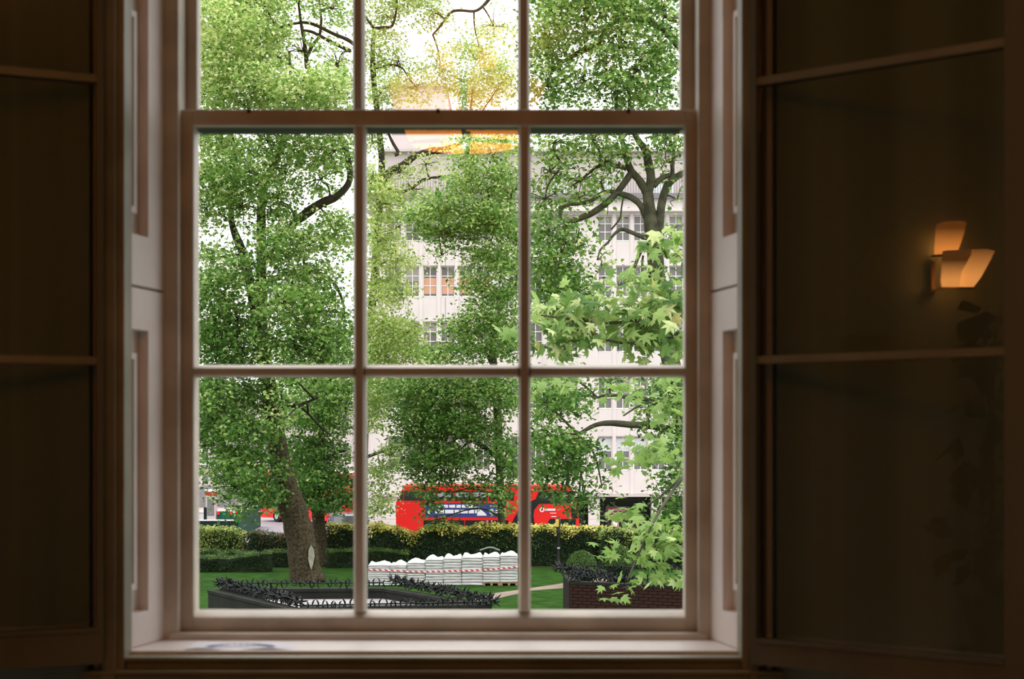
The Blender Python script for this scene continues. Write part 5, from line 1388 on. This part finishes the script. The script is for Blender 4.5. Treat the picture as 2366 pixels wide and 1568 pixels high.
def hook_cluster(seed, size):
    """one rotating collar: six curved barbs round a short tube (axis x)"""
    r = random.Random(seed)
    m = MB().tube([(-.05, 0, 0), (.05, 0, 0)], .014, 6)
    for k in range(6):
        a = k * math.pi / 3 + r.uniform(-.25, .25)
        s = 1 if k % 2 else -1
        pts = []
        for t in (0, .35, .7, 1.0):
            rad = .012 + size * t
            pts.append((s * (.02 + .055 * t * t + .02), math.cos(a + s * .25 * t) * rad, math.sin(a + s * .25 * t) * rad))
        n = len(pts); w = [.012, .017, .013, .002]
        m.tube(pts, w, 4)
    return m.mesh('spike_collar', M['spike'])
hooks = [hook_cluster(60 + k, .115) for k in range(5)]
def roller(label, p, q, pitch, jitter=.0, sc=1.0):
    root = empty('spiked_roller', (p + q) / 2, label=label, cat='spikes')
    off = Vector(root.location)
    MB().tube([p - off, q - off], .016, 6).build('rail', M['spike'], root)
    L_ = (q - p).length; e = (q - p).normalized()
    ang = math.atan2(e.y, e.x)
    n = int(L_ / pitch)
    for i in range(n + 1):
        u = min(L_, i * pitch + random.uniform(-jitter, jitter))
        c = p + e * u - off
        o = link_mesh('spike_collar', hooks[random.randrange(5)], root, c)
        o.rotation_euler = (random.uniform(0, 6.28), 0, ang + random.uniform(-.12, .12))
        o.scale = (sc * random.uniform(.85, 1.15),) * 3
    k = max(2, int(L_ / 1.1))
    for i in range(k):
        c = p + e * (L_ * (i + .5) / k) - off
        MB().tube([c, c + Vector((.02, .0, -.17))], .011, 5).build('bracket', M['spike'], root)
    return root
lw = empty('brick_enclosure', (wp(505, 1362) + wp(1115, 1397)) / 2 - Vector((0, 0, ZT - GZ)), label='low walled enclosure edged with spiked rollers at the bottom of the left and middle panes', cat='wall')
BLc, BRc, FRc, FLc = wp(505, 1361), wp(885, 1359), wp(1113, 1397), wp(692, 1404)
inn = lambda a, b, o: (o - a) - (b - a).normalized() * (o - a).dot((b - a).normalized())
cen = (BLc + FRc) / 2
brick_wall(lw, FLc, FRc, .24, 4, M['mortar'], inn(FLc, FRc, cen))
brick_wall(lw, BLc, BRc, .24, 0, M['coping'], -inn(BLc, BRc, cen), False)
brick_wall(lw, BRc, FRc, .24, 0, M['coping'], -inn(BRc, FRc, cen), False)
brick_wall(lw, BLc, FLc, .24, 0, M['coping'], -inn(BLc, FLc, cen), False)
off = Vector(lw.location)
sl = [BLc, BRc, FRc, FLc]
MB().add([p - off + Vector((0, 0, -.22)) for p in sl] + [p - off + Vector((0, 0, -.30)) for p in sl], [(0, 1, 2, 3), (7, 6, 5, 4), (0, 4, 5, 1), (1, 5, 6, 2), (2, 6, 7, 3), (3, 7, 4, 0)]).build('pale_roof', M['slab'], lw)
up = Vector((0, 0, .13))
roller('spiked roller along the far edge of the left enclosure', BLc + up + Vector((.3, 0, 0)), BRc + up, .20, .03)
roller('dense spiked roller down the left edge of the enclosure', BLc + up + Vector((0, 0, .02)), FLc + up, .085, .02, 1.2)
roller('dense spiked roller down the right edge of the enclosure, before the sacks', BRc + up + Vector((.2, .2, .04)), FRc + up + Vector((.25, 0, -.03)), .085, .02, 1.1)
roller('spiked roller along the near edge of the enclosure, just above the sash', FLc + up * .35, FRc + up * .45 + Vector((.35, .1, 0)), .19, .03)
rw = empty('brick_wall', wp(1450, 1350) - Vector((0, 0, ZT - GZ)), label='dark red brick wall topped with spikes at the bottom of the right pane', cat='wall')
RA, RB, RC, RD = wp(1316, 1343), wp(1640, 1357), wp(1640, 1328), wp(1300, 1322)
brick_wall(rw, RA, RB, .24, 11, M['mortar'], Vector((0, 1, 0)))
brick_wall(rw, RD, RA, .24, 0, M['mortar'], Vector((1, 0, 0)), False)
roller('dense spiked roller on the near edge of the right brick wall', RA + up, RB + up, .10, .02)
roller('dense spiked roller jutting past the left end of the right brick wall', RD + up + Vector((-.15, .1, 0)), RA + up + Vector((1.0, -.05, -.02)), .085, .02, 1.15)
roller('thin spiked roller behind the right brick wall', RD + up + Vector((.3, 0, .05)), RC + up, .22, .04, .9)

# low stone-edged wall end at the bottom left corner
gw = empty('stone_trough', wp(495, 1392) - Vector((0, 0, ZT - GZ)), label='low dark trough with a pale stone rim in the bottom left corner', cat='trough')
MB().lathe([(.36, 0), (.36, 2.65), (.40, 2.70), (.40, 2.78), (.34, 2.80)], (0, 0, 0), 20).build('bowl', M['coping'], gw)
MB().lathe([(.41, 2.74), (.43, 2.76), (.43, 2.80), (.30, 2.81)], (0, 0, 0), 20).build('rim', M['coping'], gw)

# ------------------------------------------------------------------ dark leafy house plant whose silhouette shows in the right casement
pq = mirror_pt(2296, 1380, 5.45)
plant = empty('house_plant', (pq.x, pq.y, 0), label='dark leafy house plant in a pot on a tall black stand by the left wall', cat='plant')
ztop = mirror_pt(2296, 1380, 5.45).z
MB().lathe([(.13, 0), (.14, .02), (.03, .05), (.025, ztop - .24), (.12, ztop - .22), (.12, ztop - .19)], (0, 0, 0), 16).build('stand', M['black'], plant)
MB().lathe([(.07, ztop - .19), (.11, ztop - .02), (.12, ztop), (.09, ztop)], (0, 0, 0), 16).build('pot', M['panedark'], plant)
rp = np.random.default_rng(77)
zt2 = mirror_pt(2296, 700, 5.45).z
MB().tube([(0, 0, ztop - .02), (.02, .01, ztop + .3), (-.02, -.01, ztop + .7), (.03, 0, zt2 - .05)], [.015, .013, .010, .005], 6).build('stem', M['black'], plant)
N = 110
u = rp.random(N)
pp = np.stack([rp.normal(size=N) * (.10 - .06 * u), rp.normal(size=N) * (.10 - .06 * u), ztop + .02 + u * (zt2 - ztop - .03)], 1)
link_mesh('foliage', leaf_mesh('foliage', pp, .13, M['hedgedk'], 'small', rp.random(N) * .3, 78, .2), plant, kind='stuff')
